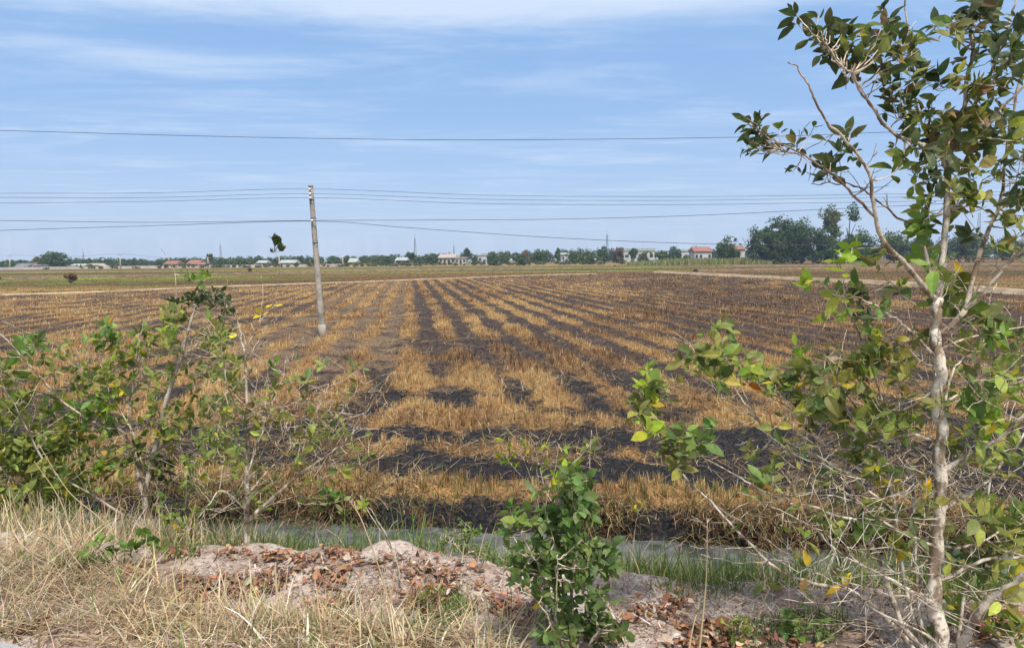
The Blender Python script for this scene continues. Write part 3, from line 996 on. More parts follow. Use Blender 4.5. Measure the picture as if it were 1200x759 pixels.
class Plant:
    """stems traced in the photograph, given depth; twigs and leaves grown from them"""

    def __init__(self, depth):
        self.Y = depth
        self.wood = MB()
        self.fol = MB()
        self.pts, self.rad = [], []

    def limb(self, pts, r0, r1, dy=0.0, sides=7, col=BARKC, anchor=False, wig=0.006):
        """pts: (px, py[, depth offset])"""
        n = len(pts)
        P = []
        for k, p in enumerate(pts):
            off = p[2] if len(p) > 2 else dy * (k / max(1, n - 1))
            P.append(at(p[0], p[1], self.Y + off))
        m = max(10, 7 * n)
        q = path(np.array(P), m)
        if wig:
            wv = rng.normal(0, wig, (m, 3))
            wv = (wv + np.roll(wv, 1, 0) + np.roll(wv, -1, 0)) / 3
            wv[0] = 0
            q = q + wv * np.linspace(0.3, 1, m)[:, None]
        rad = r0 + (r1 - r0) * np.linspace(0, 1, m) ** 0.8
        rad = rad * (1 + 0.10 * rng.normal(0, 1, m).clip(-1.5, 1.5))
        self.wood.tube(q, rad, sides, col)
        self.pts.append(q)
        self.rad.append(rad)
        return q

    def allpts(self):
        return np.concatenate(self.pts), np.concatenate(self.rad)

    def twig(self, a, b, r0, col=TWIGC, sag=0.15, register=False):
        m = 8
        t = np.linspace(0, 1, m)[:, None]
        L = np.linalg.norm(b - a)
        mid = (a + b) / 2 + rng.normal(0, 0.07 * L, 3) + np.array([0, 0, -sag * L])
        q = (1 - t) ** 2 * a + 2 * t * (1 - t) * mid + t ** 2 * b
        q[1:-1] += rng.normal(0, 0.012 * L, (m - 2, 3))
        rad = r0 + (0.0011 - r0) * t[:, 0] ** 0.7
        self.wood.tube(q, rad, 5, col)
        if register:
            self.pts.append(q)
            self.rad.append(rad)
        return q

    def cluster(self, px, py, spread, count, leaf, pal, dy=0.0, dspread=None, nl=(4, 7), ratio=(0.45, 0.62), col=TWIGC, droop=0.0, register=False):
        """count leafy twig tips around a photo position; leaf = leaf length in metres"""
        A, AR = self.allpts()
        ds = dspread if dspread is not None else spread / FPX * self.Y
        for _ in range(count):
            tip = at(px + rng.normal(0, spread * 0.6), py + rng.normal(0, spread * 0.6), self.Y + dy + rng.normal(0, ds * 0.6))
            dist = np.linalg.norm(A - tip, axis=1) + 0.25 * np.maximum(0, A[:, 2] - tip[2]) + rng.uniform(0, 0.05, len(A))
            k = int(np.argmin(dist))
            q = self.twig(A[k], tip, min(0.0045, 0.8 * AR[k] + 0.0008), col, register=register)
            ax = unit(q[-1] - q[-3])
            n = int(rng.integers(1, 4)) if (pal is YEL or pal is ORA) else int(rng.integers(nl[0] + 1, nl[1] + 3))
            th = rng.uniform(0, 6.28) + np.arange(n) * 2.4 + rng.normal(0, 0.3, n)
            r1 = unit(np.cross(ax, np.array([0.3, 0.5, 0.8])))
            r2 = np.cross(ax, r1)
            rad = np.cos(th)[:, None] * r1 + np.sin(th)[:, None] * r2
            el = rng.uniform(0.15, 1.0, n)[:, None]
            D = unit(rad + ax * el + np.array([0, 0, -droop]) + rng.normal(0, 0.15, (n, 3)))
            Nn = unit(ax * 1.0 + np.array([0, 0, 0.6]) - 0.4 * rad + rng.normal(0, 0.35, (n, 3)))
            back = rng.uniform(0, 1, n) ** 1.6
            idx = np.clip(((1 - 0.45 * back) * (len(q) - 1)).astype(int), 0, len(q) - 1)
            Ls = leaf * 0.76 * rng.uniform(0.38, 1.25, n)
            leaves(self.fol, q[idx] + D * (0.16 * Ls)[:, None], D, Nn, Ls, rng.uniform(*ratio, n), pick(pal, n))

    def bare(self, box, count, length, r0=0.003, col=TWIGC, up=0.4, register=True):
        """leafless side twigs on the stems inside a photo box"""
        A, AR = self.allpts()
        rel = A - np.array([0, 0, EYE])
        cc = rel @ RC
        px = 600 + FPX * cc[:, 0] / -cc[:, 2]
        py = 379.5 - FPX * cc[:, 1] / -cc[:, 2]
        ok = np.where((px > box[0]) & (px < box[2]) & (py > box[1]) & (py < box[3]))[0]
        if len(ok) == 0:
            return
        for _ in range(count):
            k = int(rng.choice(ok))
            dv = unit(rng.normal(0, 1, 3) * np.array([1, 0.8, 0.55]) + np.array([0, 0, up]))
            b = A[k] + dv * length * rng.uniform(0.4, 1.3)
            q = self.twig(A[k], b, min(r0, 0.75 * AR[k] + 0.0006), col, sag=rng.normal(0, 0.1), register=register)
            for _ in range(int(rng.integers(0, 4))):
                s = q[int(rng.integers(2, 7))]
                self.twig(s, s + unit(dv + rng.normal(0, 0.6, 3)) * length * rng.uniform(0.15, 0.5), 0.0015, col, sag=0)

    def finish(self, name, label, cat, base, wood='trunk', fol='foliage', group=None):
        t = thing(name, label, cat, base, group)
        self.wood.build(wood, M['bark'], t, True)
        if self.fol.n:
            self.fol.build(fol, M['leaf'], t, False)
        return t


# ---- the tall tree on the right
T = Plant(3.25)
base = groundhit(1102, 772)
T.Y = float(base[1])
T.limb([(1102, 776), (1100, 735), (1095, 694), (1097, 631), (1104, 545), (1101, 480), (1100, 430), (1099, 385), (1098, 348)], 0.033, 0.017, 0, 10, BARKC * 1.35, wig=0.012)
T.limb([(1099, 352), (1104, 310), (1108, 260), (1112, 205), (1116, 175), (1127, 140), (1136, 82), (1141, 29), (1147, -45)], 0.016, 0.005, 0.05, 8)
T.limb([(1098, 352), (1088, 342), (1060, 308), (1037, 285), (1026, 253), (1018, 205), (999, 175), (970, 143), (952, 111), (937, 84), (926, 73)], 0.013, 0.002, -0.25, 7, TWIGC * 0.8)
T.limb([(1026, 255), (1007, 236), (993, 221), (972, 202), (952, 188), (929, 175), (908, 167), (890, 153), (873, 138)], 0.006, 0.0016, -0.35, 6, DARKTWIG)
T.limb([(940, 182), (915, 176), (898, 172), (880, 168)], 0.003, 0.0014, -0.3, 5, DARKTWIG)
T.limb([(1112, 205), (1098, 178), (1054, 160), (1034, 143), (1016, 117), (999, 90), (984, 74), (964, 50), (942, 30)], 0.010, 0.0022, -0.2, 7, TWIGC * 0.8)
T.limb([(1105, 250), (1068, 262), (1040, 245), (1010, 222), (980, 214), (950, 215)], 0.006, 0.0015, 0.15, 6, DARKTWIG)
T.limb([(1098, 349), (1090, 320), (1080, 270), (1090, 230), (1096, 190), (1075, 130), (1068, 70), (1062, 15), (1058, -30)], 0.009, 0.003, 0.25, 6, TWIGC * 0.8)
T.limb([(1102, 392), (1118, 378), (1132, 360), (1140, 325), (1153, 282), (1165, 256), (1174, 224), (1180, 180), (1192, 110), (1204, 40)], 0.013, 0.004, 0.2, 7, TWIGC * 0.85)
T.limb([(1131, 362), (1151, 346), (1180, 311), (1204, 288), (1240, 240)], 0.009, 0.003, -0.2, 6, TWIGC)
T.limb([(1127, 140), (1150, 110), (1172, 60), (1185, 15), (1200, -40)], 0.007, 0.003, 0.2, 6, TWIGC * 0.8)
T.limb([(1116, 175), (1140, 165), (1165, 140), (1200, 100), (1230, 70)], 0.007, 0.003, -0.2, 6, TWIGC * 0.8)
T.limb([(1100, 420), (1082, 404), (1056, 378), (1038, 366), (1010, 350), (975, 345)], 0.008, 0.002, -0.15, 6, BARKC * 1.15)
T.limb([(1100, 450), (1079, 470), (1050, 480), (1010, 475), (970, 450)], 0.008, 0.002, 0.15, 6, BARKC * 1.1)
T.limb([(1102, 410), (1111, 404), (1140, 395), (1172, 389), (1215, 380)], 0.006, 0.002, 0.1, 6, BARKC * 1.15)
T.limb([(1102, 480), (1116, 467), (1145, 456), (1192, 447), (1230, 430)], 0.007, 0.002, 0.1, 6, BARKC * 1.15)
T.limb([(1103, 552), (1145, 528), (1174, 511), (1200, 485), (1240, 450)], 0.012, 0.004, -0.2, 7, BARKC * 1.15)
T.limb([(1100, 600), (1140, 575), (1163, 557), (1200, 511), (1225, 470)], 0.009, 0.003, 0.2, 6, BARKC * 1.15)
T.limb([(1106, 772), (1130, 750), (1151, 711), (1186, 683), (1225, 655)], 0.020, 0.012, -0.25, 8)
T.limb([(1098, 680), (1123, 670), (1158, 655), (1200, 652), (1240, 640)], 0.010, 0.004, -0.1, 7)
T.limb([(1099, 640), (1130, 640), (1160, 628), (1205, 600)], 0.007, 0.003, 0.2, 6)
T.limb([(1097, 710), (1088, 703), (1046, 680), (1004, 659), (976, 641), (948, 612)], 0.010, 0.002, -0.2, 6, BARKC * 1.2)
T.limb([(1097, 752), (1081, 741), (1025, 715), (1004, 694), (975, 688)], 0.008, 0.002, -0.15, 6, BARKC * 1.1)
T.limb([(1098, 640), (1083, 634), (1032, 610), (1010, 590), (985, 560)], 0.008, 0.002, -0.1, 6, BARKC * 1.2)
T.limb([(1090, 765), (1060, 735), (1042, 690), (1025, 645), (1004, 608), (969, 571), (930, 540), (895, 500), (870, 468), (848, 430)], 0.013, 0.002, 0.45, 7, BARKC * 1.15)
T.limb([(1004, 609), (976, 603), (951, 592), (920, 589), (895, 575), (862, 556), (832, 540), (800, 517), (775, 495)], 0.007, 0.0016, 0.35, 6, BARKC * 1.2)
T.limb([(1075, 765), (1040, 725), (1000, 692), (950, 682), (910, 665), (867, 624), (830, 584), (794, 547), (772, 510), (758, 470), (765, 448)], 0.010, 0.0018, 0.3, 6, BARKC * 1.1)
T.limb([(1088, 770), (1068, 715), (1055, 650), (1050, 600), (1040, 550), (1018, 500), (985, 455), (960, 430)], 0.010, 0.002, 0.4, 6, BARKC * 1.1)
T.limb([(1085, 765), (1075, 690), (1072, 620), (1066, 560), (1045, 500), (1025, 440), (1005, 390), (990, 335)], 0.009, 0.002, 0.3, 6, BARKC * 1.1)
T.limb([(1104, 520), (1070, 510), (1030, 520), (980, 525), (940, 500), (915, 470)], 0.008, 0.002, 0.25, 6, BARKC * 1.1)
T.limb([(1050, 600), (1000, 560), (950, 530), (900, 515), (860, 520)], 0.006, 0.0016, 0.3, 5, BARKC * 1.2)
T.limb([(1120, 770), (1130, 700), (1140, 640), (1160, 570), (1175, 500), (1190, 430), (1196, 370)], 0.009, 0.002, 0.35, 6, BARKC)
T.limb([(1101, 500), (1115, 440), (1128, 420), (1150, 400), (1160, 350), (1170, 330)], 0.006, 0.0015, 0.3, 6, BARKC * 1.1)
T.bare((880, 440, 1200, 740), 120, 0.46, 0.0026, BARKC * 1.05, 0.3)
T.bare((880, 540, 1120, 740), 55, 0.42, 0.0026, BARKC * 1.1, 0.1)
T.bare((930, 60, 1200, 330), 42, 0.14, 0.002, DARKTWIG, 0.4)
T.bare((1000, 330, 1200, 470), 30, 0.22, 0.0028, BARKC * 1.1, 0.5)
T.bare((740, 440, 900, 640), 10, 0.12, 0.002, BARKC, 0.5)
for (px, py, s, n, pal) in [
        (871, 137, 5, 4, DARK), (880, 143, 4, 2, DARK), (880, 168, 8, 5, DARK), (913, 144, 5, 1, DARK), (926, 165, 8, 2, DARK), (958, 186, 12, 3, DARK), (930, 200, 4, 1, DARK),
        (972, 190, 10, 2, DARK), (985, 155, 10, 2, DARK), (955, 142, 3, 1, DARK), (996, 172, 4, 1, DARK), (938, 12, 8, 2, DARK), (952, 15, 8, 2, DARK), (958, 34, 12, 3, DARK),
        (975, 45, 14, 5, DARK), (985, 65, 12, 4, DARK), (995, 30, 10, 3, DARK), (968, 68, 5, 1, DARK), (1005, 85, 10, 2, DARK), (1012, 40, 14, 4, OLIVE),
        (1045, 20, 16, 4, DARK), (1030, 55, 16, 5, DARK), (1060, 50, 20, 7, OLIVE), (1085, 40, 14, 4, DARK), (1048, 95, 18, 6, DARK), (1075, 95, 18, 6, DARK),
        (1060, 130, 20, 7, DARK), (1090, 140, 20, 7, OLIVE), (1036, 128, 10, 3, DARK), (1115, 30, 14, 4, OLIVE), (1140, 60, 18, 6, DARK), (1150, 10, 24, 9, DARK),
        (1180, 25, 20, 7, DARK), (1125, 95, 20, 7, OLIVE), (1150, 105, 20, 8, OLIVE), (1180, 85, 22, 9, DARK), (1110, 165, 22, 9, OLIVE), (1095, 172, 16, 6, DARK),
        (1140, 150, 22, 9, OLIVE), (1170, 140, 22, 9, DARK), (1195, 150, 18, 7, OLIVE), (1190, 60, 20, 6, DARK), (1150, 190, 22, 7, OLIVE), (1180, 195, 22, 8, DARK),
        (1130, 200, 16, 4, OLIVE), (1085, 195, 18, 5, OLIVE), (1060, 190, 10, 1, FRESH), (1085, 240, 16, 5, MIX), (1070, 262, 14, 4, FRESH), (1120, 245, 16, 4, MIX),
        (1150, 235, 18, 5, OLIVE), (1185, 235, 18, 6, DARK), (1130, 268, 10, 2, DARK), (1190, 280, 16, 4, OLIVE), (1095, 215, 14, 4, DARK), (1165, 270, 14, 3, MIX),
        (1030, 310, 12, 2, OLIVE)]:
    T.cluster(px, py, s * 1.2, max(1, int(round(n * 0.98))), 0.081, pal, 0, 0.14 if px > 1030 else 0.06, nl=(3, 5))
for (px, py, s, n, pal, lf) in [
        (984, 292, 8, 2, LIME, 0.075), (1018, 300, 6, 1, LIME, 0.07), (929, 322, 5, 1, LIME, 0.085), (955, 322, 5, 1, FRESH, 0.06), (1082, 298, 14, 4, FRESH, 0.085), (1120, 345, 18, 5, MIX, 0.10),
        (1105, 330, 8, 2, LIME, 0.07), (990, 345, 16, 5, MIX, 0.075), (1005, 360, 14, 4, DARK, 0.075), (1053, 332, 10, 2, MIX, 0.07), (1030, 360, 8, 2, FRESH, 0.06), (1015, 400, 18, 4, MIX, 0.07),
        (1018, 392, 8, 2, LIME, 0.06), (1150, 370, 14, 3, OLIVE, 0.08), (1170, 385, 14, 3, FRESH, 0.075), (1130, 400, 16, 3, MIX, 0.08), (1165, 420, 14, 3, MIX, 0.08), (1190, 400, 14, 3, OLIVE, 0.07),
        (1000, 430, 26, 8, OLIVE, 0.075), (960, 440, 22, 7, MIX, 0.08), (930, 445, 22, 7, MIX, 0.08), (945, 470, 22, 7, OLIVE, 0.08), (905, 440, 18, 5, MIX, 0.075), (885, 425, 12, 3, LIME, 0.07),
        (848, 385, 12, 3, MIX, 0.07), (842, 412, 14, 3, MIX, 0.07), (820, 425, 14, 4, OLIVE, 0.075), (832, 442, 14, 3, MIX, 0.075), (880, 445, 12, 2, ORA, 0.055), (848, 437, 4, 1, ORA, 0.05),
        (758, 440, 12, 4, LIME, 0.07), (765, 460, 14, 5, MIX, 0.075), (750, 478, 12, 4, OLIVE, 0.075), (790, 520, 14, 5, OLIVE, 0.075), (770, 500, 10, 2, LIME, 0.07), (800, 540, 14, 3, OLIVE, 0.07),
        (825, 512, 10, 3, FRESH, 0.085), (810, 500, 10, 2, FRESH, 0.07), (1035, 420, 20, 6, OLIVE, 0.075), (985, 485, 22, 6, MIX, 0.075), (1030, 480, 24, 7, OLIVE, 0.075), (1060, 500, 20, 5, MIX, 0.075),
        (1080, 560, 14, 2, YEL, 0.085), (1050, 566, 10, 2, YEL, 0.085), (1030, 545, 18, 4, MIX, 0.08), (1010, 515, 20, 4, MIX, 0.075), (898, 550, 10, 2, FRESH, 0.085), (970, 560, 16, 2, OLIVE, 0.07),
        (1015, 615, 20, 4, FRESH, 0.09), (975, 625, 14, 2, FRESH, 0.08), (1050, 620, 16, 3, MIX, 0.09), (1150, 470, 18, 4, FRESH, 0.09), (1175, 450, 16, 4, MIX, 0.08), (1160, 495, 18, 3, LIME, 0.08),
        (1130, 510, 16, 4, MIX, 0.08), (1185, 530, 16, 4, MIX, 0.08), (1155, 545, 18, 4, OLIVE, 0.08), (1160, 610, 20, 5, MIX, 0.09), (1190, 600, 16, 4, FRESH, 0.09), (1185, 630, 18, 5, MIX, 0.09),
        (1155, 665, 16, 4, DARK, 0.10), (1180, 660, 16, 4, MIX, 0.09), (1115, 635, 12, 2, MIX, 0.08), (1190, 735, 18, 6, MIX, 0.09), (1170, 715, 14, 3, MIX, 0.09), (1115, 700, 10, 2, MIX, 0.08),
        (1100, 740, 14, 3, FRESH, 0.06), (992, 685, 10, 1, YEL, 0.07), (860, 632, 6, 1, OLIVE, 0.07), (1060, 440, 16, 4, OLIVE, 0.07), (1100, 470, 12, 2, OLIVE, 0.07), (1140, 605, 5, 1, ORA, 0.06), (1192, 640, 5, 1, ORA, 0.06),
        (1080, 400, 14, 3, OLIVE, 0.07), (925, 400, 6, 1, LIME, 0.06), (1040, 590, 14, 3, OLIVE, 0.08), (1090, 600, 12, 2, MIX, 0.08)]:
    T.cluster(px, py, s, max(1, int(round(n * 1.35))), lf * 1.1, pal, 0.10, 0.22, nl=(3, 6))
for _ in range(110):
    T.cluster(rng.uniform(870, 1195), rng.uniform(400, 700), 14, 1, rng.uniform(0.05, 0.085), OLIVE if rng.random() < 0.6 else MIX, 0.1, 0.3, nl=(1, 3))
T.finish('young_tree', 'tall pale barked young tree with sparse olive leaves at the right edge', 'tree', base)

# ---- the bushy shrub on the left
S = Plant(4.5)
base = groundhit(178, 628)
S.Y = float(base[1])
S.limb([(178, 634), (174, 610), (170, 580), (180, 535), (190, 490), (200, 452), (210, 425), (219, 394), (228, 362), (236, 342), (233, 328)], 0.034, 0.003, -0.1, 8, BARKC * 1.1)
S.limb([(171, 585), (163, 560), (158, 525), (154, 505), (150, 480), (160, 440), (172, 410)], 0.024, 0.003, 0.2, 7, BARKC * 1.25)
S.limb([(209, 424), (206, 387), (206, 329), (199, 308), (188, 291)], 0.007, 0.0014, 0.1, 5, TWIGC)
S.limb([(208, 428), (238, 396), (255, 376), (268, 356)], 0.008, 0.002, 0.15, 6, TWIGC)
S.limb([(172, 560), (150, 515), (139, 503), (116, 498), (75, 471), (58, 454), (35, 428), (5, 395), (-25, 370)], 0.013, 0.004, -0.4, 7, TWIGC)
S.limb([(176, 625), (140, 600), (100, 575), (60, 550), (30, 500), (10, 460), (-15, 420)], 0.014, 0.003, -0.5, 7, BARKC)
S.limb([(176, 630), (120, 620), (70, 600), (30, 570), (-10, 540)], 0.012, 0.003, -0.4, 6, BARKC)
S.limb([(155, 505), (130, 460), (120, 420), (130, 385), (140, 365)], 0.008, 0.002, 0.1, 6, TWIGC)
S.limb([(190, 490), (170, 450), (160, 420), (165, 395), (175, 370)], 0.007, 0.002, -0.2, 6, TWIGC)
S.limb([(180, 535), (210, 500), (235, 470), (255, 430), (262, 395)], 0.008, 0.002, 0.3, 6, TWIGC)
S.limb([(174, 605), (195, 570), (225, 545), (250, 510), (262, 480)], 0.008, 0.002, -0.1, 6, TWIGC)
S.limb([(139, 503), (110, 450), (85, 420), (60, 400)], 0.006, 0.0015, 0.2, 5, TWIGC)
S.bare((0, 380, 280, 620), 150, 0.36, 0.003, TWIGC * 1.05, 0.35)
for (px, py, s, n, pal, lf) in [
        (32, 402, 12, 5, FRESH, 0.11), (8, 440, 12, 6, MIX, 0.11), (20, 470, 26, 12, MIX, 0.10), (15, 510, 30, 18, MIX, 0.10), (40, 540, 34, 22, MIX, 0.10), (15, 570, 30, 18, MIX, 0.10),
        (60, 500, 28, 12, MIX, 0.10), (75, 540, 30, 14, MIX, 0.09), (90, 570, 26, 12, MIX, 0.09), (30, 600, 26, 10, MIX, 0.10), (110, 500, 22, 7, FRESH, 0.09), (95, 515, 20, 6, MIX, 0.09),
        (120, 371, 4, 1, ORA, 0.075), (124, 383, 6, 2, FRESH, 0.09), (115, 402, 12, 3, FRESH, 0.08), (168, 379, 3, 1, ORA, 0.06), (150, 404, 3, 1, ORA, 0.06), (158, 398, 18, 6, MIX, 0.085), (185, 390, 20, 7, MIX, 0.085),
        (200, 378, 12, 4, LIME, 0.085), (215, 375, 14, 4, OLIVE, 0.085), (218, 322, 4, 2, FRESH, 0.07), (236, 323, 7, 3, FRESH, 0.08), (232, 343, 10, 3, DARK, 0.075), (258, 342, 9, 5, DARK, 0.065),
        (212, 358, 14, 4, DARK, 0.075), (240, 352, 10, 3, DARK, 0.075), (200, 362, 8, 2, MIX, 0.07), (265, 360, 14, 4, DARK, 0.075), (240, 395, 16, 5, MIX, 0.08), (260, 400, 14, 5, MIX, 0.08), (230, 420, 18, 3, OLIVE, 0.08),
        (140, 420, 16, 5, MIX, 0.08), (165, 415, 10, 2, LIME, 0.08), (100, 430, 18, 4, MIX, 0.08), (95, 455, 20, 6, MIX, 0.09), (135, 450, 20, 7, MIX, 0.09), (125, 465, 16, 5, LIME, 0.085), (105, 480, 18, 7, FRESH, 0.10),
        (148, 454, 6, 2, YEL, 0.08), (111, 485, 6, 2, YEL, 0.08), (128, 430, 8, 2, LIME, 0.07), (175, 470, 22, 6, MIX, 0.085), (150, 540, 22, 6, MIX, 0.085), (115, 545, 8, 3, LIME, 0.085), (135, 530, 26, 7, MIX, 0.085),
        (175, 545, 16, 4, DARK, 0.08), (195, 560, 16, 4, DARK, 0.08), (215, 500, 24, 6, MIX, 0.085), (235, 480, 24, 6, OLIVE, 0.085), (205, 520, 18, 4, MIX, 0.085), (225, 545, 18, 4, MIX, 0.08), (250, 500, 18, 4, MIX, 0.08),
        (190, 440, 16, 3, MIX, 0.08), (60, 440, 22, 3, OLIVE, 0.09), (200, 590, 14, 3, FRESH, 0.08), (5, 540, 30, 14, MIX, 0.10), (55, 575, 30, 12, MIX, 0.10)]:
    S.cluster(px, py, s, int(round(n * 1.35)), lf * 1.12, pal, -0.05, 0.28, nl=(4, 7))
for _ in range(130):
    S.cluster(rng.uniform(20, 275), rng.uniform(395, 600), 14, 1, rng.uniform(0.06, 0.10), MIX if rng.random() < 0.6 else OLIVE, 0.0, 0.3, nl=(2, 4))
S.finish('shrub', 'broad leafy shrub with yellowing leaves at the left edge of the bank', 'shrub', base)

# ---- the thin sapling right of it
S = Plant(4.5)
base = groundhit(290, 636)
S.Y = float(base[1])
S.limb([(290, 640), (289, 600), (290, 550), (289, 500), (289, 468), (286, 416), (281, 387), (276, 365)], 0.020, 0.0025, 0.1, 7, BARKC * 1.1)
S.limb([(288, 408), (305, 378), (320, 358)], 0.005, 0.0015, 0.1, 5, TWIGC)
S.limb([(289, 612), (305, 596), (347, 559), (384, 533), (416, 504), (432, 480)], 0.014, 0.002, 0.2, 7, TWIGC)
S.limb([(289, 560), (300, 525), (308, 505), (314, 480), (320, 462)], 0.006, 0.0014, -0.2, 5, BARKC * 1.4)
S.limb([(308, 505), (325, 490), (332, 470)], 0.004, 0.0014, -0.2, 5, BARKC * 1.4)
S.limb([(289, 580), (320, 545), (350, 515), (372, 480), (385, 450)], 0.007, 0.0015, 0.3, 5, TWIGC)
S.limb([(290, 600), (262, 575), (245, 590), (232, 606)], 0.006, 0.002, -0.3, 5, BARKC * 1.3)
S.limb([(289, 500), (270, 460), (262, 420), (258, 390)], 0.006, 0.0015, -0.1, 5, TWIGC)
S.limb([(290, 560), (330, 530), (380, 500), (410, 470), (425, 440)], 0.006, 0.0014, 0.5, 5, TWIGC)
S.limb([(286, 416), (296, 390), (314, 370), (322, 345), (327, 320), (325, 303), (322, 290)], 0.0018, 0.0009, 0.0, 5, DARKTWIG)
S.bare((230, 380, 440, 620), 130, 0.34, 0.0027, TWIGC * 1.05, 0.35)
for (px, py, s, n, pal, lf) in [
        (318, 358, 5, 2, YEL, 0.075), (307, 368, 4, 1, YEL, 0.07), (267, 448, 5, 1, YEL, 0.075), (270, 430, 18, 6, MIX, 0.08), (255, 395, 14, 4, MIX, 0.08), (282, 445, 16, 3, OLIVE, 0.08),
        (300, 500, 22, 5, OLIVE, 0.08), (270, 510, 22, 6, MIX, 0.08), (250, 535, 20, 5, MIX, 0.08), (350, 510, 18, 4, OLIVE, 0.08), (330, 480, 14, 2, MIX, 0.075), (360, 475, 10, 2, MIX, 0.075),
        (390, 490, 14, 3, OLIVE, 0.075), (300, 540, 24, 5, OLIVE, 0.08), (280, 540, 14, 3, MIX, 0.08), (345, 540, 16, 3, OLIVE, 0.075), (310, 455, 16, 2, MIX, 0.075), (320, 425, 6, 2, FRESH, 0.075), (385, 425, 6, 1, FRESH, 0.06),
        (305, 600, 10, 2, LIME, 0.07), (260, 480, 18, 4, MIX, 0.08)]:
    S.cluster(px, py, s, n, lf, pal, 0.0, 0.2 if py > 330 else 0.03, nl=(3, 6))
for _ in range(100):
    S.cluster(rng.uniform(235, 420), rng.uniform(420, 590), 14, 1, rng.uniform(0.06, 0.09), OLIVE if rng.random() < 0.6 else MIX, 0.1, 0.25, nl=(1, 4))
for (px, py, s_, n_) in [(320, 279, 2, 2), (326, 283, 3, 3), (324, 288, 2, 2), (329, 294, 2, 1), (320, 297, 2, 1)]:
    S.cluster(px, py, s_, n_, 0.062, DARK, 0.0, 0.02, nl=(1, 2), ratio=(0.6, 0.85), droop=-1.6, col=DARKTWIG)
S.finish('sapling', 'thin half bare sapling beside the ditch with a dark leafy shoot', 'sapling', base)

# ---- the dense green bush in the middle
S = Plant(3.1)
base = groundhit(668, 775)
S.Y = float(base[1])
S.limb([(668, 778), (668, 730), (670, 690), (672, 650), (674, 610), (673, 575), (670, 545)], 0.010, 0.0025, 0.0, 6, TWIGC * 0.9)
S.limb([(664, 778), (655, 735), (645, 700), (632, 665), (618, 640), (606, 622)], 0.008, 0.002, -0.1, 6, TWIGC * 0.9)
S.limb([(672, 778), (682, 735), (690, 700), (700, 670), (712, 645)], 0.008, 0.002, 0.1, 6, TWIGC * 0.9)
S.limb([(660, 778), (652, 745), (640, 720), (625, 700), (610, 690)], 0.007, 0.002, -0.2, 6, TWIGC * 0.9)
S.limb([(676, 778), (692, 752), (706, 735), (722, 728)], 0.007, 0.002, -0.15, 6, TWIGC * 0.9)
S.limb([(668, 740), (662, 700), (655, 655), (650, 615), (648, 590)], 0.007, 0.002, 0.1, 6, TWIGC * 0.9)
S.limb([(650, 735), (652, 700), (652, 670), (654, 650)], 0.004, 0.002, -0.22, 5, np.array([0.5, 0.42, 0.25]))
BUSH = [(5, (0.12, 0.185, 0.055)), (4, (0.16, 0.225, 0.075)), (3, (0.085, 0.135, 0.045)), (1, (0.23, 0.28, 0.09))]
S.limb([(674, 640), (684, 600), (690, 560), (694, 505)], 0.003, 0.001, 0.1, 5, TWIGC)
S.limb([(655, 655), (640, 600), (632, 565), (628, 530)], 0.003, 0.001, -0.1, 5, TWIGC)
for (px, py, s, n, pal, lf) in [
        (693, 520, 5, 2, OLIVE, 0.06), (629, 540, 5, 2, OLIVE, 0.06), (688, 560, 8, 2, BUSH, 0.07), (670, 548, 12, 5, LIME, 0.075), (665, 562, 14, 6, BUSH, 0.075), (675, 580, 14, 7, BUSH, 0.075), (650, 592, 18, 9, BUSH, 0.08), (690, 600, 16, 8, BUSH, 0.08), (635, 605, 16, 7, BUSH, 0.08),
        (606, 608, 12, 5, FRESH, 0.08), (592, 618, 9, 3, BUSH, 0.07), (665, 615, 22, 12, BUSH, 0.08), (640, 635, 22, 12, BUSH, 0.08), (690, 635, 20, 10, BUSH, 0.08), (612, 650, 18, 8, BUSH, 0.08), (660, 655, 22, 12, BUSH, 0.08),
        (635, 670, 22, 11, BUSH, 0.08), (705, 660, 18, 8, BUSH, 0.08), (605, 670, 16, 6, BUSH, 0.08), (680, 680, 18, 7, BUSH, 0.08), (715, 655, 14, 5, BUSH, 0.075), (640, 695, 20, 8, BUSH, 0.08), (668, 705, 16, 5, BUSH, 0.08),
        (700, 720, 18, 9, BUSH, 0.08), (720, 740, 16, 7, BUSH, 0.08), (690, 745, 16, 6, BUSH, 0.08), (655, 725, 16, 5, BUSH, 0.08), (640, 750, 16, 6, BUSH, 0.08), (735, 735, 10, 3, DARK, 0.08), (700, 690, 14, 4, BUSH, 0.08),
        (637, 713, 3, 1, YEL, 0.06), (590, 655, 8, 2, BUSH, 0.07), (670, 600, 14, 5, FRESH, 0.075)]:
    S.cluster(px, py, s, n, lf * 0.86, pal, 0.0, 0.12, nl=(4, 6), ratio=(0.5, 0.7))
S.finish('bush', 'dense bright green bush in the middle of the bank in front of the ditch', 'bush', base, 'stem')


def small_plant(name, label, cat, px, py, stems, leafs, leaf, pal, ratio=(0.45, 0.65), r=0.004, col=TWIGC):
    S = Plant(4.0)
    base = groundhit(px, py)
    S.Y = float(base[1])
    for st in stems:
        S.limb([(px, py + 2)] + st, r, 0.0013, rng.normal(0, 0.1), 5, col)
    for (x, y, s, n) in leafs:
        S.cluster(x, y, s, n, leaf, pal, 0, 0.05, nl=(3, 6), ratio=ratio, col=col)
    return S.finish(name, label, cat, base, 'stem')


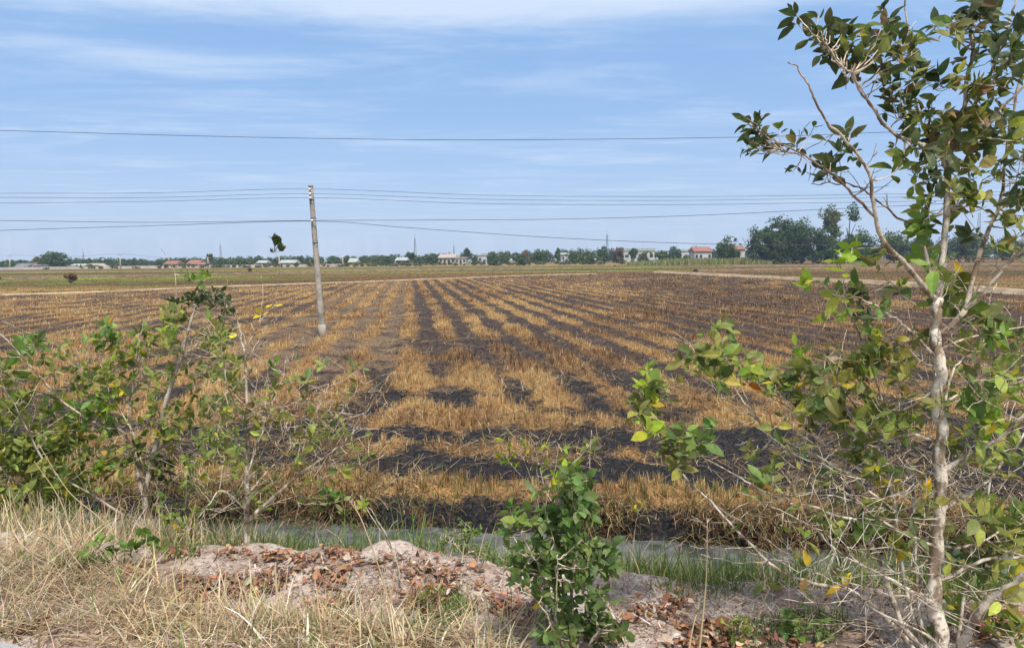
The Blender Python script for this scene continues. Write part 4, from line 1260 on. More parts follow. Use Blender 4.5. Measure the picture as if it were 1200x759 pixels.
small_plant('weed', 'low weed with slender stems and pale leaf clusters left of the green bush', 'weed', 470, 690,
            [[(462, 650), (440, 605), (425, 590)], [(462, 650), (425, 588), (424, 582)]], [(424, 590, 4, 1), (430, 592, 4, 1)], 0.05, LIME)
small_plant('sprout', 'thin sprout with yellow green leaf tufts behind the green bush', 'sprout', 634, 632,
            [[(628, 590), (622, 560), (612, 535), (600, 515)], [(640, 590), (650, 550), (655, 525), (650, 515)], [(628, 580), (600, 545), (590, 525)]],
            [(590, 520, 9, 3), (598, 535, 8, 3), (604, 545, 6, 2), (612, 525, 8, 2), (640, 520, 7, 2), (655, 530, 8, 2)], 0.075, LIME)
small_plant('sprout', 'dark green sprout on the field edge across the ditch at left', 'sprout', 388, 607, [[(384, 590), (380, 578)], [(392, 592), (398, 582)]],
            [(378, 578, 9, 4), (395, 582, 9, 4)], 0.10, FRESH)
small_plant('vine', 'low creeping vine with broad green leaves on the dry grass at left', 'vine', 100, 672,
            [[(60, 668), (20, 670)], [(140, 655), (170, 640)], [(85, 662), (70, 655)], [(150, 664), (205, 660)]],
            [(20, 668, 10, 3), (50, 667, 12, 5), (75, 665, 12, 5), (100, 655, 14, 5), (125, 648, 14, 5), (150, 645, 12, 4), (170, 635, 10, 3), (140, 665, 14, 4)], 0.075, FRESH, (0.6, 0.85))
small_plant('weed', 'small bushy weed with tiny leaves growing at the water edge', 'weed', 545, 652,
            [[(540, 630), (530, 618)], [(550, 632), (560, 620)], [(545, 630), (546, 612)], [(535, 640), (515, 630)]],
            [(530, 622, 12, 10), (548, 618, 12, 12), (560, 630, 10, 8), (540, 635, 14, 12), (515, 634, 8, 5), (570, 640, 8, 4)], 0.03, FRESH)
small_plant('weed', 'little weed clump with grey green leaves among red dead leaves, lower right', 'weed', 866, 752,
            [[(862, 740), (856, 728)], [(872, 740), (878, 730)], [(866, 740), (868, 726)]], [(858, 732, 9, 7), (872, 732, 9, 7), (866, 745, 9, 6)], 0.035, MIX)
small_plant('weed', 'leafy weed with one rounded top leaf left of the young tree', 'weed', 935, 752,
            [[(930, 735), (925, 718)], [(945, 735), (955, 722)], [(940, 740), (965, 745)]], [(923, 720, 5, 2), (945, 725, 12, 6), (960, 740, 12, 6), (930, 742, 10, 5)], 0.05, FRESH)
small_plant('sprout', 'yellow leaved sprout hanging over the far ditch bank right of the green bush', 'sprout', 742, 640,
            [[(745, 615), (748, 598)]], [(744, 595, 4, 2), (752, 590, 4, 1)], 0.085, YEL)
small_plant('sprout', 'small green sprout at the foot of the left shrub', 'sprout', 215, 640,
            [[(205, 615), (195, 600)], [(220, 615), (228, 600)]], [(195, 605, 10, 5), (225, 600, 10, 5), (210, 625, 12, 5)], 0.06, MIX)

# tall dead grass stalks standing on the verge
for (pts, label) in [
        ([(818, 770), (824, 720), (828, 670), (829, 612)], 'tall thin dead grass stalk between the green bush and the young tree'),
        ([(805, 772), (812, 735), (818, 715)], 'short dead grass stalk left of the tall thin stalk'),
        ([(470, 765), (452, 690), (425, 612), (412, 590)], 'long slanting dead stalk over the soil mound'),
        ([(560, 770), (553, 715), (548, 690)], 'dead stalk with a swollen tip beside the turf patch'),
        ([(655, 775), (652, 735), (650, 705)], 'straight straw stalk in front of the green bush'),
        ([(90, 640), (70, 585), (40, 540)], 'bare grey stick leaning left over the dry grass'),
        ([(150, 648), (120, 610), (80, 575), (45, 520)], 'long pale bare stick rising from the dry grass to the left shrub')]:
    b0 = groundhit(pts[0][0], pts[0][1])
    P = [at(p[0], p[1], float(b0[1]) + 0.05 * k) for k, p in enumerate(pts)]
    P[0] = b0 - [0, 0, 0.02]
    mb = MB()
    q = path(np.array(P), 16)
    mb.tube(q, np.linspace(0.0042, 0.0016, 16), 5, (0.50, 0.40, 0.24))
    t = thing('grass_stalk' if 'stalk' in label else 'stick', label, 'stalk' if 'stalk' in label else 'stick', b0)
    mb.build('stem', M['blade'], t)
    if 'stalk' in label:
        hb = MB()
        m = 26
        idx = rng.integers(13, 16, m)
        blades(hb, q[idx], rng.uniform(0.015, 0.04, m), np.full(m, 0.004), rng.uniform(0, 6.28, m), rng.uniform(0, 0.8, m), rng.uniform(0, 0.6, m), pick(DRY, m), 2)
        hb.build('seed_head', M['blade'], t)

# ------------------------------------------------------------------ concrete pole and wires
pb = onz(378, 393.5)
pY = float(pb[1])
ptop = at(364, 216.5, pY - 0.1)
T = thing('utility_pole', 'leaning grey concrete utility pole standing in the burnt field', 'utility pole', pb)
mb = MB()
ax = unit(ptop - pb)
q = np.array([pb - ax * 0.3 + (ptop - pb) * t for t in np.linspace(0, 1, 14)])
q[-1] = ptop
mb.tube(q, np.linspace(0.108, 0.074, 14), 14)
mb.build('shaft', M['concrete'], T, True)
mb = MB()
mb.tube(np.array([pb - ax * 0.1, pb + ax * 0.33, pb + ax * 0.36]), [0.125, 0.122, 0.112], 14)
mb.build('base_collar', M['concrete_pale'], T, True)
for f in (0.62, 0.78, 0.90, 0.985):
    c = pb + (ptop - pb) * f
    r = 0.108 - 0.034 * f + 0.004
    mb = MB()
    mb.tube(np.array([c, c + ax * 0.05]), [r, r], 14)
    mb.box(c + ax * 0.025 - [0, r + 0.015, 0], (0.04, 0.04, 0.05))
    mb.build('band', M['steel'], T, True)
ins = {}
for key, py, sgn in (('a', 222, 1), ('b', 227.5, 1), ('c', 232, 1), ('d', 258, 1)):
    f = (393.5 - py) / (393.5 - 216.5)
    c = pb + (ptop - pb) * f
    r = 0.108 - 0.034 * f
    mb = MB()
    fwd = np.array([0, -1.0, 0])
    mb.tube(np.array([c + fwd * (r - 0.02), c + fwd * (r + 0.05)]), [0.018, 0.018], 8)
    for k, rr_ in enumerate((0.034, 0.042, 0.034)):
        o = c + fwd * (r + 0.05 + 0.03 * k)
        mb.tube(np.array([o, o + fwd * 0.015, o + fwd * 0.03]), [rr_ * 0.7, rr_, rr_ * 0.7], 10)
    mb.build('insulator', M['porcelain'], T, True)
    ins[key] = c + fwd * (r + 0.09)
    ins[key + 'Y'] = float(ins[key][1])


def wire(label, pts, rad=0.008, group='overhead wires'):
    """a sagging conductor through world points"""
    P = path(np.array(pts), 60)
    mb = MB()
    mb.tube(P, rad, 5)
    o = mb.build('power_line', M['wire'])
    tag(o, label, 'power line', group)


Yp = pY - 0.2
wire('topmost wire of the three strung from the top of the leaning pole',
     [at(-260, 227, Yp), at(0, 226.5, Yp), at(180, 226, Yp), ins['a'], at(560, 228.5, Yp), at(760, 230.5, Yp), at(943, 229, Yp), at(1200, 224, Yp), at(1460, 215, Yp)], 0.006)
wire('middle wire of the three strung from the top of the leaning pole',
     [at(-260, 232, Yp), at(0, 231.5, Yp), at(180, 231.5, Yp), ins['b'], at(560, 233.5, Yp), at(760, 235, Yp), at(943, 233, Yp), at(1200, 228, Yp), at(1460, 219, Yp)], 0.006)
wire('lowest wire of the three strung from the top of the leaning pole',
     [at(-260, 239, Yp), at(0, 238, Yp), at(180, 236, Yp), ins['c'], at(560, 238.5, Yp), at(760, 240, Yp), at(943, 238, Yp), at(1200, 233, Yp), at(1460, 224, Yp)], 0.006)
wire('lower wire through mid pole that climbs toward the right trees',
     [at(-260, 256, Yp), at(0, 258.5, Yp), at(180, 260.5, Yp), ins['d'], at(480, 258, Yp), at(640, 257, Yp), at(800, 253, Yp), at(943, 246.5, Yp), at(1200, 234, Yp), at(1460, 218, Yp)])
wire('lower wire through mid pole that sinks toward the right treeline',
     [at(-260, 280, Yp), at(0, 270, Yp), at(180, 264.5, Yp), ins['d'] - [0, 0, 0.02], at(480, 267, Yp), at(640, 278, Yp), at(800, 285, Yp), at(943, 287, Yp), at(1200, 287, Yp), at(1460, 282, Yp)])
wire('single high wire crossing the sky above the leaning pole',
     [at(-260, 146, 16), at(0, 153, 16), at(300, 161, 16), at(560, 164, 16), at(860, 161, 16), at(1040, 155, 16), at(1250, 145, 16), at(1460, 132, 16)], 0.006)

# ------------------------------------------------------------------ far background
HZ = lambda px: 303.0 - 0.00873 * (px - 600)          # where the horizon lies in the photo


def far_base(px, Y):
    p = at(px, 300, Y)
    p[2] = 0.0
    return p


def m_px(Y):
    return Y / FPX


FGREEN = [(4, (0.04, 0.075, 0.022)), (4, (0.062, 0.1, 0.03)), (2, (0.09, 0.13, 0.04))]
FDARK = [(5, (0.034, 0.07, 0.022)), (4, (0.052, 0.092, 0.028)), (1, (0.085, 0.125, 0.04))]
FOLIVE = [(4, (0.095, 0.115, 0.041)), (3, (0.135, 0.149, 0.054)), (2, (0.068, 0.081, 0.027))]
FBROWN = [(4, (0.156, 0.09, 0.054)), (3, (0.108, 0.072, 0.042)), (2, (0.084, 0.084, 0.036))]


def crown_cards(mb, C, Rr, n, size, pal, gap=0.35):
    """leaf clumps through the volume of a few uneven lobes"""
    nl = max(8, int(9 + n / 350))
    lob = unit(rng.normal(0, 1, (nl, 3))) * rng.uniform(0.2, 0.72, (nl, 1)) * Rr
    lr = rng.uniform(0.32, 0.62, (nl, 1)) * Rr
    k = rng.integers(0, nl, n)
    dirs = unit(rng.normal(0, 1, (n, 3)))
    rad = rng.uniform(0.45, 1.05, (n, 1)) ** 0.5
    P = C + lob[k] + dirs * lr[k] * rad
    nz = vnoise(P[:, 0] * 1.3 / size * 0.35, P[:, 2] * 1.3 / size * 0.35, 7)
    keep = nz > gap
    P, dirs = P[keep], dirs[keep]
    n = len(P)
    Nn = unit(dirs + rng.normal(0, 0.6, (n, 3)) + [0, 0, 0.3])
    A = unit(np.cross(Nn, rng.normal(0, 1, (n, 3))))
    B = np.cross(Nn, A)
    s = size * rng.uniform(0.5, 1.3, (n, 1))
    V = np.stack([P - A * s * 0.5, P + B * s * 0.32 + Nn * s * 0.1, P + A * s * 0.5, P - B * s * 0.32 + Nn * s * 0.1], 1)
    mb.add(V.reshape(-1, 3), [np.arange(4 * n).reshape(-1, 4)], np.repeat(pick(pal, n, 0.3), 4, 0))


def far_tree(name, label, px, wpx, toppy, Y, pal, n=500, shape=(1, 1), trunk=0.25, group=None, size=None, cat='tree', bare=False):
    b = far_base(px, Y)
    h = EYE + (HZ(px) - toppy) * m_px(Y)
    w = wpx * m_px(Y)
    t = thing(name, label, cat, b, group)
    mb = MB()
    r = 0.018 * h + 0.06
    top = b + np.array([rng.normal(0, 0.04 * h), 0, h * 0.85])
    mb.tube(path(np.array([b - [0, 0, 0.2], b + [rng.normal(0, 0.03 * h), 0, h * 0.3], (b + top) / 2 + [rng.normal(0, 0.03 * h), 0, h * 0.1], top]), 10), np.linspace(r, r * 0.2, 10), 7, (0.16, 0.13, 0.10))
    for _ in range(6):
        s = b + (top - b) * rng.uniform(0.25, 0.7)
        e_ = s + np.array([rng.normal(0, 0.3) * w, rng.normal(0, 0.3) * w, rng.uniform(0.08, 0.3) * h])
        mb.tube(path(np.array([s, (s + e_) / 2 + [0, 0, 0.03 * h], e_]), 6), np.linspace(r * 0.5, r * 0.12, 6), 5, (0.15, 0.12, 0.09))
    mb.build('trunk', M['bark'], t, True)
    cb = MB()
    c0 = trunk * h
    C = b + np.array([0, 0, (h + c0) / 2])
    Rr = np.array([w / 2, w / 2, (h - c0) / 2])
    sz = size or 2.6 * m_px(Y)
    crown_cards(cb, C, Rr, int(n * 2.2), sz, pal)
    if trunk < 0.09:          # leafy right down to the ground
        crown_cards(cb, b + [0, 0, h * 0.27], np.array([w * 0.46, w * 0.46, h * 0.30]), int(n * 1.1), sz, pal, 0.25)
    cb.build('crown', M['far_leaf'], t)
    return t


GF = 'trees of the far treeline'
TREES = [
    # name, label, px, width px, top py, Y, palette, n, trunk share
    ('broad_tree', 'big rounded dark tree between the dark roofed house and the pale gabled house', 64, 40, 295, 300, FDARK, 1300, 0.05),
    ('palm_like_tree', 'ragged tree peeping out left of the big rounded tree', 46, 13, 297, 312, FOLIVE, 250, 0.3),
    ('broad_tree', 'low tree at the extreme left edge of the treeline', 2, 18, 306, 320, FDARK, 350, 0.05),
    ('conical_tree', 'pointed dark tree just behind the pale gabled house', 101, 11, 302, 330, FDARK, 300, 0.1),
    ('broad_tree', 'leafy tree touching the right side of the pale gabled house', 119, 17, 305, 320, FGREEN, 400, 0.05),
    ('broad_tree', 'low round tree left of the far concrete pole at left', 133, 14, 306, 330, FGREEN, 300, 0.05),
    ('broad_tree', 'low spreading tree right of the far concrete pole at left', 150, 20, 306, 335, FDARK, 400, 0.05),
    ('broad_tree', 'rounded tree standing between the two red roofed houses', 212, 17, 302, 330, FDARK, 450, 0.05),
    ('slender_tree', 'slender tall tree with a small tuft of crown right of the red houses', 245, 8, 295, 300, FOLIVE, 160, 0.5),
    ('broad_tree', 'bluish low tree right behind the slender tufted tree', 262, 18, 302, 360, FGREEN, 350, 0.05),
    ('broad_tree', 'small round headed tree that rises above the white shed', 303, 9, 299, 350, FDARK, 220, 0.1),
    ('broad_tree', 'low leafy tree left of the white shed', 290, 16, 303, 350, FGREEN, 300, 0.05),
    ('conical_tree', 'dark pointed tree just left of the leaning pole', 351, 8, 297, 350, FDARK, 220, 0.1),
    ('broad_tree', 'low tree touching the left edge of the leaning pole', 361, 14, 302, 360, FGREEN, 260, 0.05),
    ('broad_tree', 'low bluish tree right of the leaning pole', 391, 18, 301, 360, FGREEN, 300, 0.05),
    ('conical_tree', 'dark tree left of the small pink house', 407, 8, 299, 350, FDARK, 200, 0.1),
    ('broad_tree', 'dark round tree halfway between the pink house and the blue roofed shed', 440, 11, 299, 360, FDARK, 240, 0.05),
    ('broad_tree', 'low bright green tree left of the long low shed', 452, 16, 300, 350, FGREEN, 300, 0.05),
    ('broad_tree', 'tall ragged tree next to the thin lattice mast', 481, 12, 293, 340, FDARK, 350, 0.1),
    ('broad_tree', 'wide leafy tree right of the thin lattice mast', 498, 20, 298, 340, FGREEN, 450, 0.05),
    ('broad_tree', 'tree whose crown touches the long pale warehouse on its left end', 509, 12, 296, 330, FGREEN, 300, 0.05),
    ('conical_tree', 'tall pointed tree right of the long pale warehouse', 547, 9, 291, 350, FDARK, 280, 0.1),
    ('broad_tree', 'low tree between the pointed tree and the white block', 538, 12, 296, 355, FGREEN, 240, 0.05),
    ('broad_tree', 'rounded tree behind the right end of the white block', 577, 16, 294, 345, FDARK, 400, 0.05),
    ('bush', 'dark round bush in front of the treeline near the white block', 580, 9, 302, 270, FDARK, 220, 0.02),
    ('bush', 'smaller round bush in front of the treeline left of the dark bush', 556, 6, 305, 280, FDARK, 120, 0.02),
    ('broad_tree', 'bluish tree at the left end of the tall central grove', 592, 14, 294, 350, FGREEN, 320, 0.05),
    ('broad_tree', 'dark headed tree with reddish tinge in the central grove', 616, 12, 291, 330, FBROWN, 300, 0.05),
    ('broad_tree', 'dark bush like tree at the foot of the reddish grove tree', 613, 12, 298, 260, FDARK, 300, 0.02),
    ('broad_tree', 'bright green broad tree left of the centre of the grove', 632, 22, 292, 320, FGREEN, 520, 0.05),
    ('conical_tree', 'small spiky topped tree in the middle of the grove', 654, 11, 288, 335, FDARK, 320, 0.1),
    ('broad_tree', 'large leafy tree right of the spiky grove tree', 675, 22, 290, 310, FGREEN, 560, 0.05),
    ('broad_tree', 'bright low tree filling the front of the grove', 690, 30, 295, 280, FGREEN, 650, 0.02),
    ('broad_tree', 'dark tree beneath the far transmission mast', 708, 14, 288, 330, FDARK, 380, 0.05),
    ('broad_tree', 'brownish tree just left of the large white building', 724, 15, 289, 320, FBROWN, 400, 0.05),
    ('broad_tree', 'tree in front of the middle of the large white building', 742, 10, 289, 300, FDARK, 280, 0.1),
    ('broad_tree', 'grey green round tree in front of the large white building, right side', 757, 17, 294, 260, FOLIVE, 520, 0.03),
    ('broad_tree', 'wide tree right of the large white building', 777, 18, 292, 290, FGREEN, 450, 0.05),
    ('broad_tree', 'dark headed tree between the white building and the orange roofed house', 792, 14, 289, 320, FDARK, 350, 0.05),
    ('broad_tree', 'low olive tree left of the orange roofed house', 806, 14, 298, 280, FOLIVE, 300, 0.02),
    ('broad_tree', 'medium round tree between the orange roofed house and the big dark trees', 853, 36, 277, 250, FGREEN, 1300, 0.05),
    ('broad_tree', 'left of the big dark trees, leaning outward with airy top', 896, 42, 262, 235, FDARK, 2600, 0.06),
    ('broad_tree', 'tallest rounded crown of the big dark trees left of the feathery tree', 917, 50, 251, 240, FDARK, 3600, 0.08),
    ('broad_tree', 'right hand rounded crown of the big dark trees', 939, 38, 255, 238, FDARK, 2600, 0.08),
    ('feathery_tree', 'tall feathery tree with drooping grey green crown', 975, 30, 238, 240, FOLIVE, 2200, 0.3),
    ('feathery_tree', 'second feathery tree partly hidden by twigs of the young tree', 995, 22, 240, 245, FDARK, 900, 0.35),
    ('broad_tree', 'bushy dark tree under the feathery crowns', 965, 42, 264, 230, FDARK, 2600, 0.03),
    ('broad_tree', 'dark bushy tree right of the feathery trees behind the branches', 1003, 44, 268, 232, FDARK, 2400, 0.03),
    ('broad_tree', 'pale green tree seen through the fork of the young tree', 1048, 50, 262, 240, FGREEN, 1500, 0.05),
    ('broad_tree', 'low dark tree left of the young tree trunk', 1082, 36, 270, 236, FDARK, 1100, 0.04),
    ('broad_tree', 'broad tree right of the young tree trunk in the distance', 1135, 50, 268, 240, FGREEN, 1400, 0.04),
    ('broad_tree', 'low bluish tree at the extreme right edge behind the branches', 1185, 46, 276, 245, FGREEN, 1100, 0.04),
]
for (nm, lb, px, w, tp, Yd, pal, n, tr) in TREES:
    far_tree(nm, lb, px, w, tp, Yd, pal, n, trunk=tr, group=GF)

# the rest of the far wood, one unbroken mass
mb = MB()
for px in np.arange(-140, 1360, 5.5):
    Yd = 390 + 40 * rng.random()
    tp = HZ(px) - np.interp(px, [-140, 150, 380, 480, 600, 700, 800, 880, 1000, 1400], [4.0, 4.8, 5.2, 6.0, 9.0, 11, 10, 12, 18, 18]) * rng.uniform(0.7, 1.15)
    b0 = far_base(px + rng.normal(0, 2), Yd)
    h = EYE + (HZ(px) - tp) * m_px(Yd)
    crown_cards(mb, b0 + [0, 0, h * 0.48], np.array([3.8, 3.4, h * 0.56]), 520, 0.9, FGREEN if rng.random() < 0.6 else FDARK, 0.25)
for px in np.arange(-60, 880, 4.0):        # scrub at the foot of the houses
    if rng.random() < 0.72:
        b0 = far_base(px + rng.normal(0, 1.5), rng.uniform(268, 284))
        hh = rng.uniform(0.7, 2.1)
        crown_cards(mb, b0 + [0, 0, hh * 0.45], np.array([rng.uniform(0.9, 2.0), 1.2, hh * 0.6]), 90, 0.6, FGREEN if rng.random() < 0.6 else FOLIVE, 0.2)
tag(mb.build('woodland', M['far_leaf']), 'hazy belt of low woodland along the horizon behind the houses', 'woodland', kind='stuff')

# reed bed in front of the orange roofed house
mb = MB()
n = 6000
px = rng.uniform(735, 905, n)
Yd = rng.uniform(225, 262, n)
P = at(px, np.full(n, 300.0), Yd)
P[:, 2] = 0
c = pick([(4, (0.20, 0.22, 0.08)), (3, (0.14, 0.17, 0.05)), (2, (0.27, 0.25, 0.12))], n)
blades(mb, P, rng.uniform(0.8, 2.3, n) * np.interp(px, [735, 790, 880, 905], [0.5, 1, 1, 0.6]), rng.uniform(0.12, 0.3, n), rng.uniform(0, 6.28, n), rng.uniform(0, 0.2, n), rng.uniform(0, 0.4, n), c, 2)
tag(mb.build('reed_bed', M['far_leaf']), 'pale green reeds in front of the distant orange roofed house', 'reeds', kind='stuff')


def bush(label, px, py, wpx, toppy, pal, n=900):
    b = onz(px, py)
    Yd = float(b[1])
    w, h = wpx * m_px(Yd), (py - toppy) * m_px(Yd)
    t = thing('dry_bush', label, 'bush', b)
    mb = MB()
    for k in range(16):
        e_ = b + np.array([rng.normal(0, 0.3) * w, rng.normal(0, 0.3) * w, h * rng.uniform(0.6, 1.0)])
        mb.tube(path(np.array([b, (b + e_) / 2 + rng.normal(0, 0.05, 3), e_]), 6), np.linspace(0.03, 0.008, 6), 5, (0.15, 0.09, 0.06))
    mb.build('stem', M['bark'], t)
    cb = MB()
    crown_cards(cb, b + [0, 0, h * 0.62], np.array([w * 0.5, w * 0.4, h * 0.42]), n, 0.2, pal, 0.3)
    cb.build('crown', M['far_leaf'], t)


bush('reddish brown dry bush alone in the far field at left', 83, 331.5, 16, 321, [(4, (0.15, 0.075, 0.05)), (2, (0.11, 0.055, 0.035))])
bush('small faded bush alone in the far field near the leaning pole', 293, 320, 6, 313, FBROWN, 250)


def house(name, label, px0, px1, eave, roof, Y, wall, roofm, style='gable', depth=8.0, wins=2, door=True, axis='x', cat='house'):
    """eave / roof: photo rows of the eave and the ridge"""
    a, c = far_base(px0, Y), far_base(px1, Y)
    b = (a + c) / 2
    W = float(np.linalg.norm(c - a))
    mp = m_px(Y)
    hz = HZ((px0 + px1) / 2)
    he, hr = EYE + (hz - eave) * mp, EYE + (hz - roof) * mp
    t = thing(name, label, cat, b)
    mb = MB()
    mb.box(b + [0, depth / 2, he / 2 - 0.1], (W, depth, he + 0.2))
    if style == 'gable' and axis == 'y':
        V = np.array([b + [-W / 2, 0.003, he], b + [W / 2, 0.003, he], b + [0, 0.003, hr - 0.15],
                      b + [-W / 2, depth - 0.003, he], b + [W / 2, depth - 0.003, he], b + [0, depth - 0.003, hr - 0.15]])
        mb.add(V, [np.array([[0, 1, 2], [4, 3, 5]])])
    mb.build('wall', M[wall], t)
    rb = MB()
    ov, th = 0.5, 0.18
    if style == 'flat':
        rb.box(b + [0, depth / 2, he + (hr - he) / 2 + 0.003], (W + 0.6, depth + 0.6, max(0.25, hr - he)))
    elif axis == 'x':
        x0, x1 = -W / 2 - ov, W / 2 + ov
        V = []
        for dz in (0, th):
            V += [b + [x0, -ov, he - 0.1 + dz], b + [x1, -ov, he - 0.1 + dz], b + [x1 * 0.92, depth / 2, hr - th + dz], b + [x0 * 0.92, depth / 2, hr - th + dz],
                  b + [x1, depth + ov, he - 0.1 + dz], b + [x0, depth + ov, he - 0.1 + dz]]
        F = [[6, 7, 8, 9], [9, 8, 10, 11], [3, 2, 1, 0], [5, 4, 2, 3], [0, 1, 7, 6], [4, 5, 11, 10]]
        Tt = [[1, 2, 8], [1, 8, 7], [2, 4, 10], [2, 10, 8], [3, 0, 6], [3, 6, 9], [5, 3, 9], [5, 9, 11], [6, 9, 11], [7, 10, 8], [0, 5, 3], [1, 2, 4]]
        rb.add(np.array(V), [np.array(F), np.array(Tt)])
    else:
        V = []
        for dz in (0, th):
            V += [b + [-W / 2 - ov, -ov, he - 0.2 + dz], b + [0, -ov, hr - th + dz], b + [W / 2 + ov, -ov, he - 0.2 + dz],
                  b + [-W / 2 - ov, depth + ov, he - 0.2 + dz], b + [0, depth + ov, hr - th + dz], b + [W / 2 + ov, depth + ov, he - 0.2 + dz]]
        F = [[6, 7, 10, 9], [7, 8, 11, 10], [1, 0, 3, 4], [2, 1, 4, 5], [0, 1, 7, 6], [1, 2, 8, 7], [4, 3, 9, 10], [5, 4, 10, 11], [0, 6, 9, 3], [2, 5, 11, 8]]
        rb.add(np.array(V), [np.array(F)])
    rb.build('roof', M[roofm], t)
    slots = wins + (1 if door else 0)
    for k in range(slots):
        xk = -W / 2 + W * (k + 0.5) / slots
        if door and k == slots // 2:
            d_ = MB()
            d_.box(b + [xk, -0.02, min(1.05, he * 0.4)], (min(1.6, W / slots * 0.6), 0.1, min(2.1, he * 0.8)))
            d_.build('door', M['opening'], t)
        else:
            w_ = MB()
            w_.box(b + [xk, -0.02, he * 0.58], (min(1.5, W / slots * 0.55), 0.1, min(1.3, he * 0.4)))
            w_.build('window', M['opening'], t)
    return t


house('house', 'low dark roofed house beside the big rounded tree at far left', 13, 29, 315.3, 308.5, 290, 'dark_wall', 'grey_roof', 'gable', 9, 2)
house('house', 'low rusty brown house joined to the dark roofed house', 29.5, 38, 314.5, 308, 292, 'brown_wall', 'red_roof', 'gable', 9, 1)
house('shed', 'small white shed in front of the big rounded tree', 38, 47, 311, 310, 280, 'white_wall', 'pale_roof', 'flat', 4, 1, cat='shed')
house('shed', 'low pale hut half hidden at the foot of the big rounded tree', 49, 57, 314.5, 312.5, 285, 'grey_wall', 'pale_roof', 'gable', 4, 1, cat='shed')
house('house', 'long pale roofed house behind the cream gabled house', 80, 99, 312, 309, 310, 'grey_wall', 'pale_roof', 'gable', 8, 2)
house('house', 'cream house with a pale gable facing the field', 98, 111, 312, 308.5, 290, 'cream_wall', 'tan_roof', 'gable', 9, 2, True, 'y')
house('house', 'left one of two red roofed houses on the far horizon', 192, 206, 309.5, 305.5, 320, 'pink_wall', 'red_roof', 'gable', 8, 2)
house('house', 'taller red roofed house right of the rounded tree between red roofs', 219, 232, 309.5, 304.5, 320, 'pink_wall', 'red_roof', 'gable', 8, 2)
house('house', 'small red roofed annex at the right of the taller red house', 232.5, 239, 310, 307.5, 318, 'pink_wall', 'red_roof', 'gable', 7, 1)
house('shed', 'pale shed beneath the small round headed tree', 301, 311, 308, 305, 330, 'cream_wall', 'pale_roof', 'gable', 7, 1, cat='shed')
house('shed', 'white shed just left of the leaning pole', 327, 345, 308, 304.5, 330, 'white_wall', 'pale_roof', 'gable', 8, 2, cat='shed')
house('house', 'small pink house right of the leaning pole', 409, 417, 307, 302.5, 300, 'pink_wall', 'pale_roof', 'gable', 6, 1)
house('shed', 'long low shed with bright roof left of the thin lattice mast', 464, 476, 305, 301.5, 320, 'dark_wall', 'pale_roof', 'gable', 8, 1, cat='shed')
house('warehouse', 'long pale warehouse with low roof in the middle of the horizon', 514, 533, 302, 297.5, 330, 'cream_wall', 'tan_roof', 'gable', 20, 3, cat='warehouse')
house('warehouse', 'lower pale wing on the right of the long pale warehouse', 533.5, 546, 302.5, 301, 326, 'cream_wall', 'tan_roof', 'flat', 16, 2, cat='warehouse')
house('house', 'small white block building between two trees at mid horizon', 560, 570, 299.5, 298, 320, 'white_wall', 'pale_roof', 'flat', 8, 1)
house('house', 'white house wall glimpsed through the central grove', 658, 666, 298, 296, 350, 'white_wall', 'pale_roof', 'gable', 8, 1)
house('warehouse', 'large white building behind trees right of centre', 731, 767, 294, 291, 330, 'white_wall', 'pale_roof', 'flat', 20, 4, cat='warehouse')
house('house', 'white walled house left of the orange roofed house', 794, 806, 294.5, 292.5, 330, 'white_wall', 'pale_roof', 'flat', 8, 2)
house('house', 'orange roofed house in front of the reeds at right', 814, 834, 294.5, 289, 290, 'white_wall', 'red_roof', 'gable', 9, 3)
house('house', 'small roof peeping out right of the medium round tree', 862, 873, 292, 288, 300, 'grey_wall', 'red_roof', 'gable', 8, 1)
house('shed', 'pale low hut under the feathery trees', 984, 992, 300.5, 297.5, 225, 'white_wall', 'pale_roof', 'gable', 4, 1, cat='shed')

# low concrete wall along the far road at left
mb = MB()
a, c = at(-60, 300, 262), at(400, 300, 300)
for k in range(40):
    f0, f1 = k / 40, (k + 1) / 40
    p, q = a + (c - a) * f0, a + (c - a) * f1
    m_ = (p + q) / 2
    rz = math.atan2(q[1] - p[1], q[0] - p[0])
    mb.box([m_[0], m_[1], 0.45], (np.linalg.norm(q[:2] - p[:2]) - 0.25, 0.2, 0.9), None, rz)
    mb.box([p[0], p[1], 0.5], (0.24, 0.3, 1.06), None, rz)
tag(mb.build('boundary_wall', M['grey_wall']), 'long low grey concrete wall along the far edge of the fields at left', 'wall')


def far_pole(label, px, toppy, Y, arm=True, lean=0.0, mat='concrete_pale'):
    b = far_base(px, Y)
    h = EYE + (HZ(px) - toppy) * m_px(Y)
    t = thing('utility_pole', label, 'utility pole', b, 'far utility poles')
    mb = MB()
    mb.tube(np.array([b - [0, 0, 0.3], b + [lean * 0.5, 0, h / 2], b + [lean, 0, h]]), [0.22, 0.19, 0.15], 8)
    mb.build('shaft', M[mat], t, True)
    if arm:
        mb = MB()
        mb.box(b + [lean, -0.2, h - 0.5], (2.0, 0.14, 0.14))
        mb.build('crossarm', M['steel'], t)
    return b + [lean, -0.2, h]


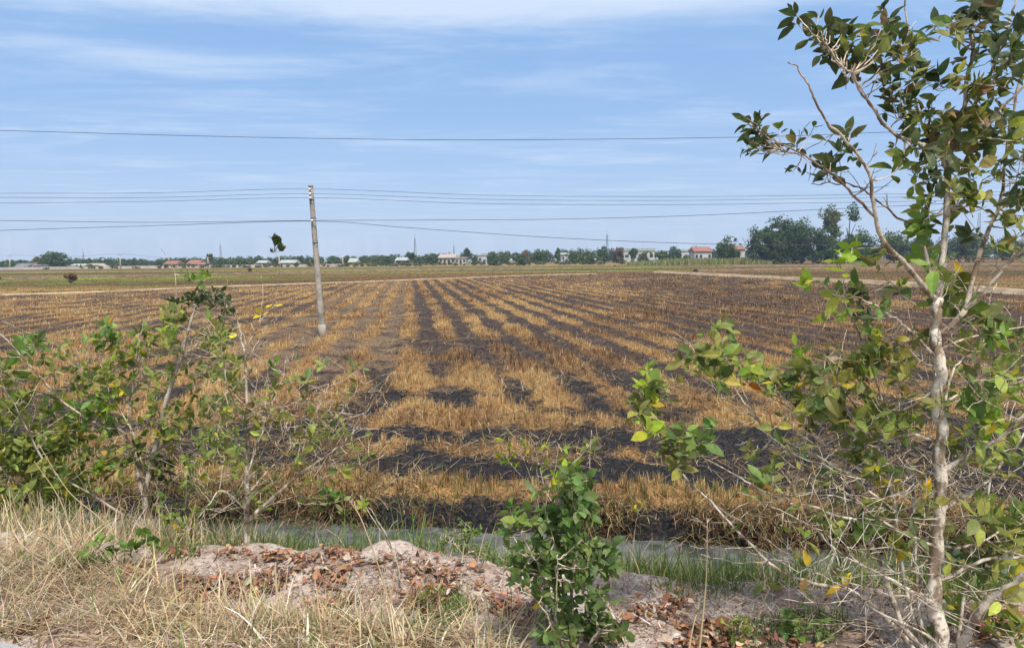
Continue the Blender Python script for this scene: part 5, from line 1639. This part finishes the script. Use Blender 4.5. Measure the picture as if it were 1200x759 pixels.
tops = [far_pole('far concrete pole at the extreme left beside the dark roofed house', 11, 298.5, 270),
        far_pole('far white concrete pole between the pale gabled house and the red houses', 140.5, 297, 270),
        far_pole('far concrete pole left of the slender tufted tree', 243.5, 301, 280, False),
        far_pole('far pale pole below the dark leafy shoot', 327, 301, 285, False),
        far_pole('far thin pole left of the pink house', 401.5, 299, 290, False)]
for k in range(4):
    A, B = tops[k], tops[k + 1]
    mid = (A + B) / 2 - [0, 0, 0.9]
    mb = MB()
    mb.tube(path(np.array([A, mid, B]), 14), 0.03, 4)
    tag(mb.build('power_line', M['wire']), ['thin far wire from the extreme left pole to the white pole', 'thin far wire between the white pole and the pole by the tufted tree',
        'thin far wire from the tufted tree pole to the pole under the dark shoot', 'thin far wire passing behind the leaning pole'][k], 'power line', 'far wires')


def mast(label, px, toppy, Y, wb=2.4):
    """lattice mast: three legs and cross bracing"""
    b = far_base(px, Y)
    h = EYE + (HZ(px) - toppy) * m_px(Y)
    t = thing('lattice_mast', label, 'mast', b, 'lattice masts')
    rb = 0.10
    ring = lambda z, k: b + np.array([math.cos(k * 2.094 + 0.4), math.sin(k * 2.094 + 0.4), 0]) * wb * 0.5 * (1 - 0.75 * z / h) + np.array([0, 0, z])
    for k in range(3):
        mb = MB()
        mb.tube(np.array([ring(0, k), ring(h / 2, k), ring(h, k)]), rb, 5)
        mb.build('leg', M['steel'], t)
    mb = MB()
    zs = np.linspace(0, h, 16)
    for i_ in range(15):
        for k in range(3):
            mb.tube(np.array([ring(zs[i_], k), ring(zs[i_ + 1], (k + 1) % 3)]), 0.06, 4)
            mb.tube(np.array([ring(zs[i_], k), ring(zs[i_], (k + 1) % 3)]), 0.05, 4)
    mb.build('bracing', M['steel'], t)
    mb = MB()
    mb.tube(np.array([b + [0, 0, h - 0.3], b + [0, 0, h + 2.5]]), 0.07, 5)
    mb.build('antenna', M['steel'], t)


mast('thin grey lattice mast above the trees left of the dark leafy shoot', 258.5, 287, 420)
mast('grey lattice mast at mid horizon left of the long warehouse', 486.5, 279, 420)
mast('grey lattice mast rising from the central grove', 711.5, 275, 400)
mast('faint slim mast behind the pale gabled house at left', 97.5, 296, 430, 1.6)
mast('tall lattice tower seen behind the right branches of the young tree', 1146, 250, 380, 4.0)
mast('very faint far mast between the warehouse and the grove', 532, 288, 480, 1.6)

# ------------------------------------------------------------------ haze
m, nt, out = new_mat('haze')
vol = nt.node('ShaderNodeVolumePrincipled')
vol.inputs['Color'].default_value = (0.66, 0.80, 1.0, 1)
vol.inputs['Density'].default_value = 0.00032
vol.inputs['Anisotropy'].default_value = 0.2
nt.t.links.new(vol.outputs[0], out.inputs['Volume'])
mb = MB()
mb.box((0, 430, 19.0), (1900, 1000, 42))
hz_o = mb.build('haze', m)
tag(hz_o, None, None, kind='stuff')
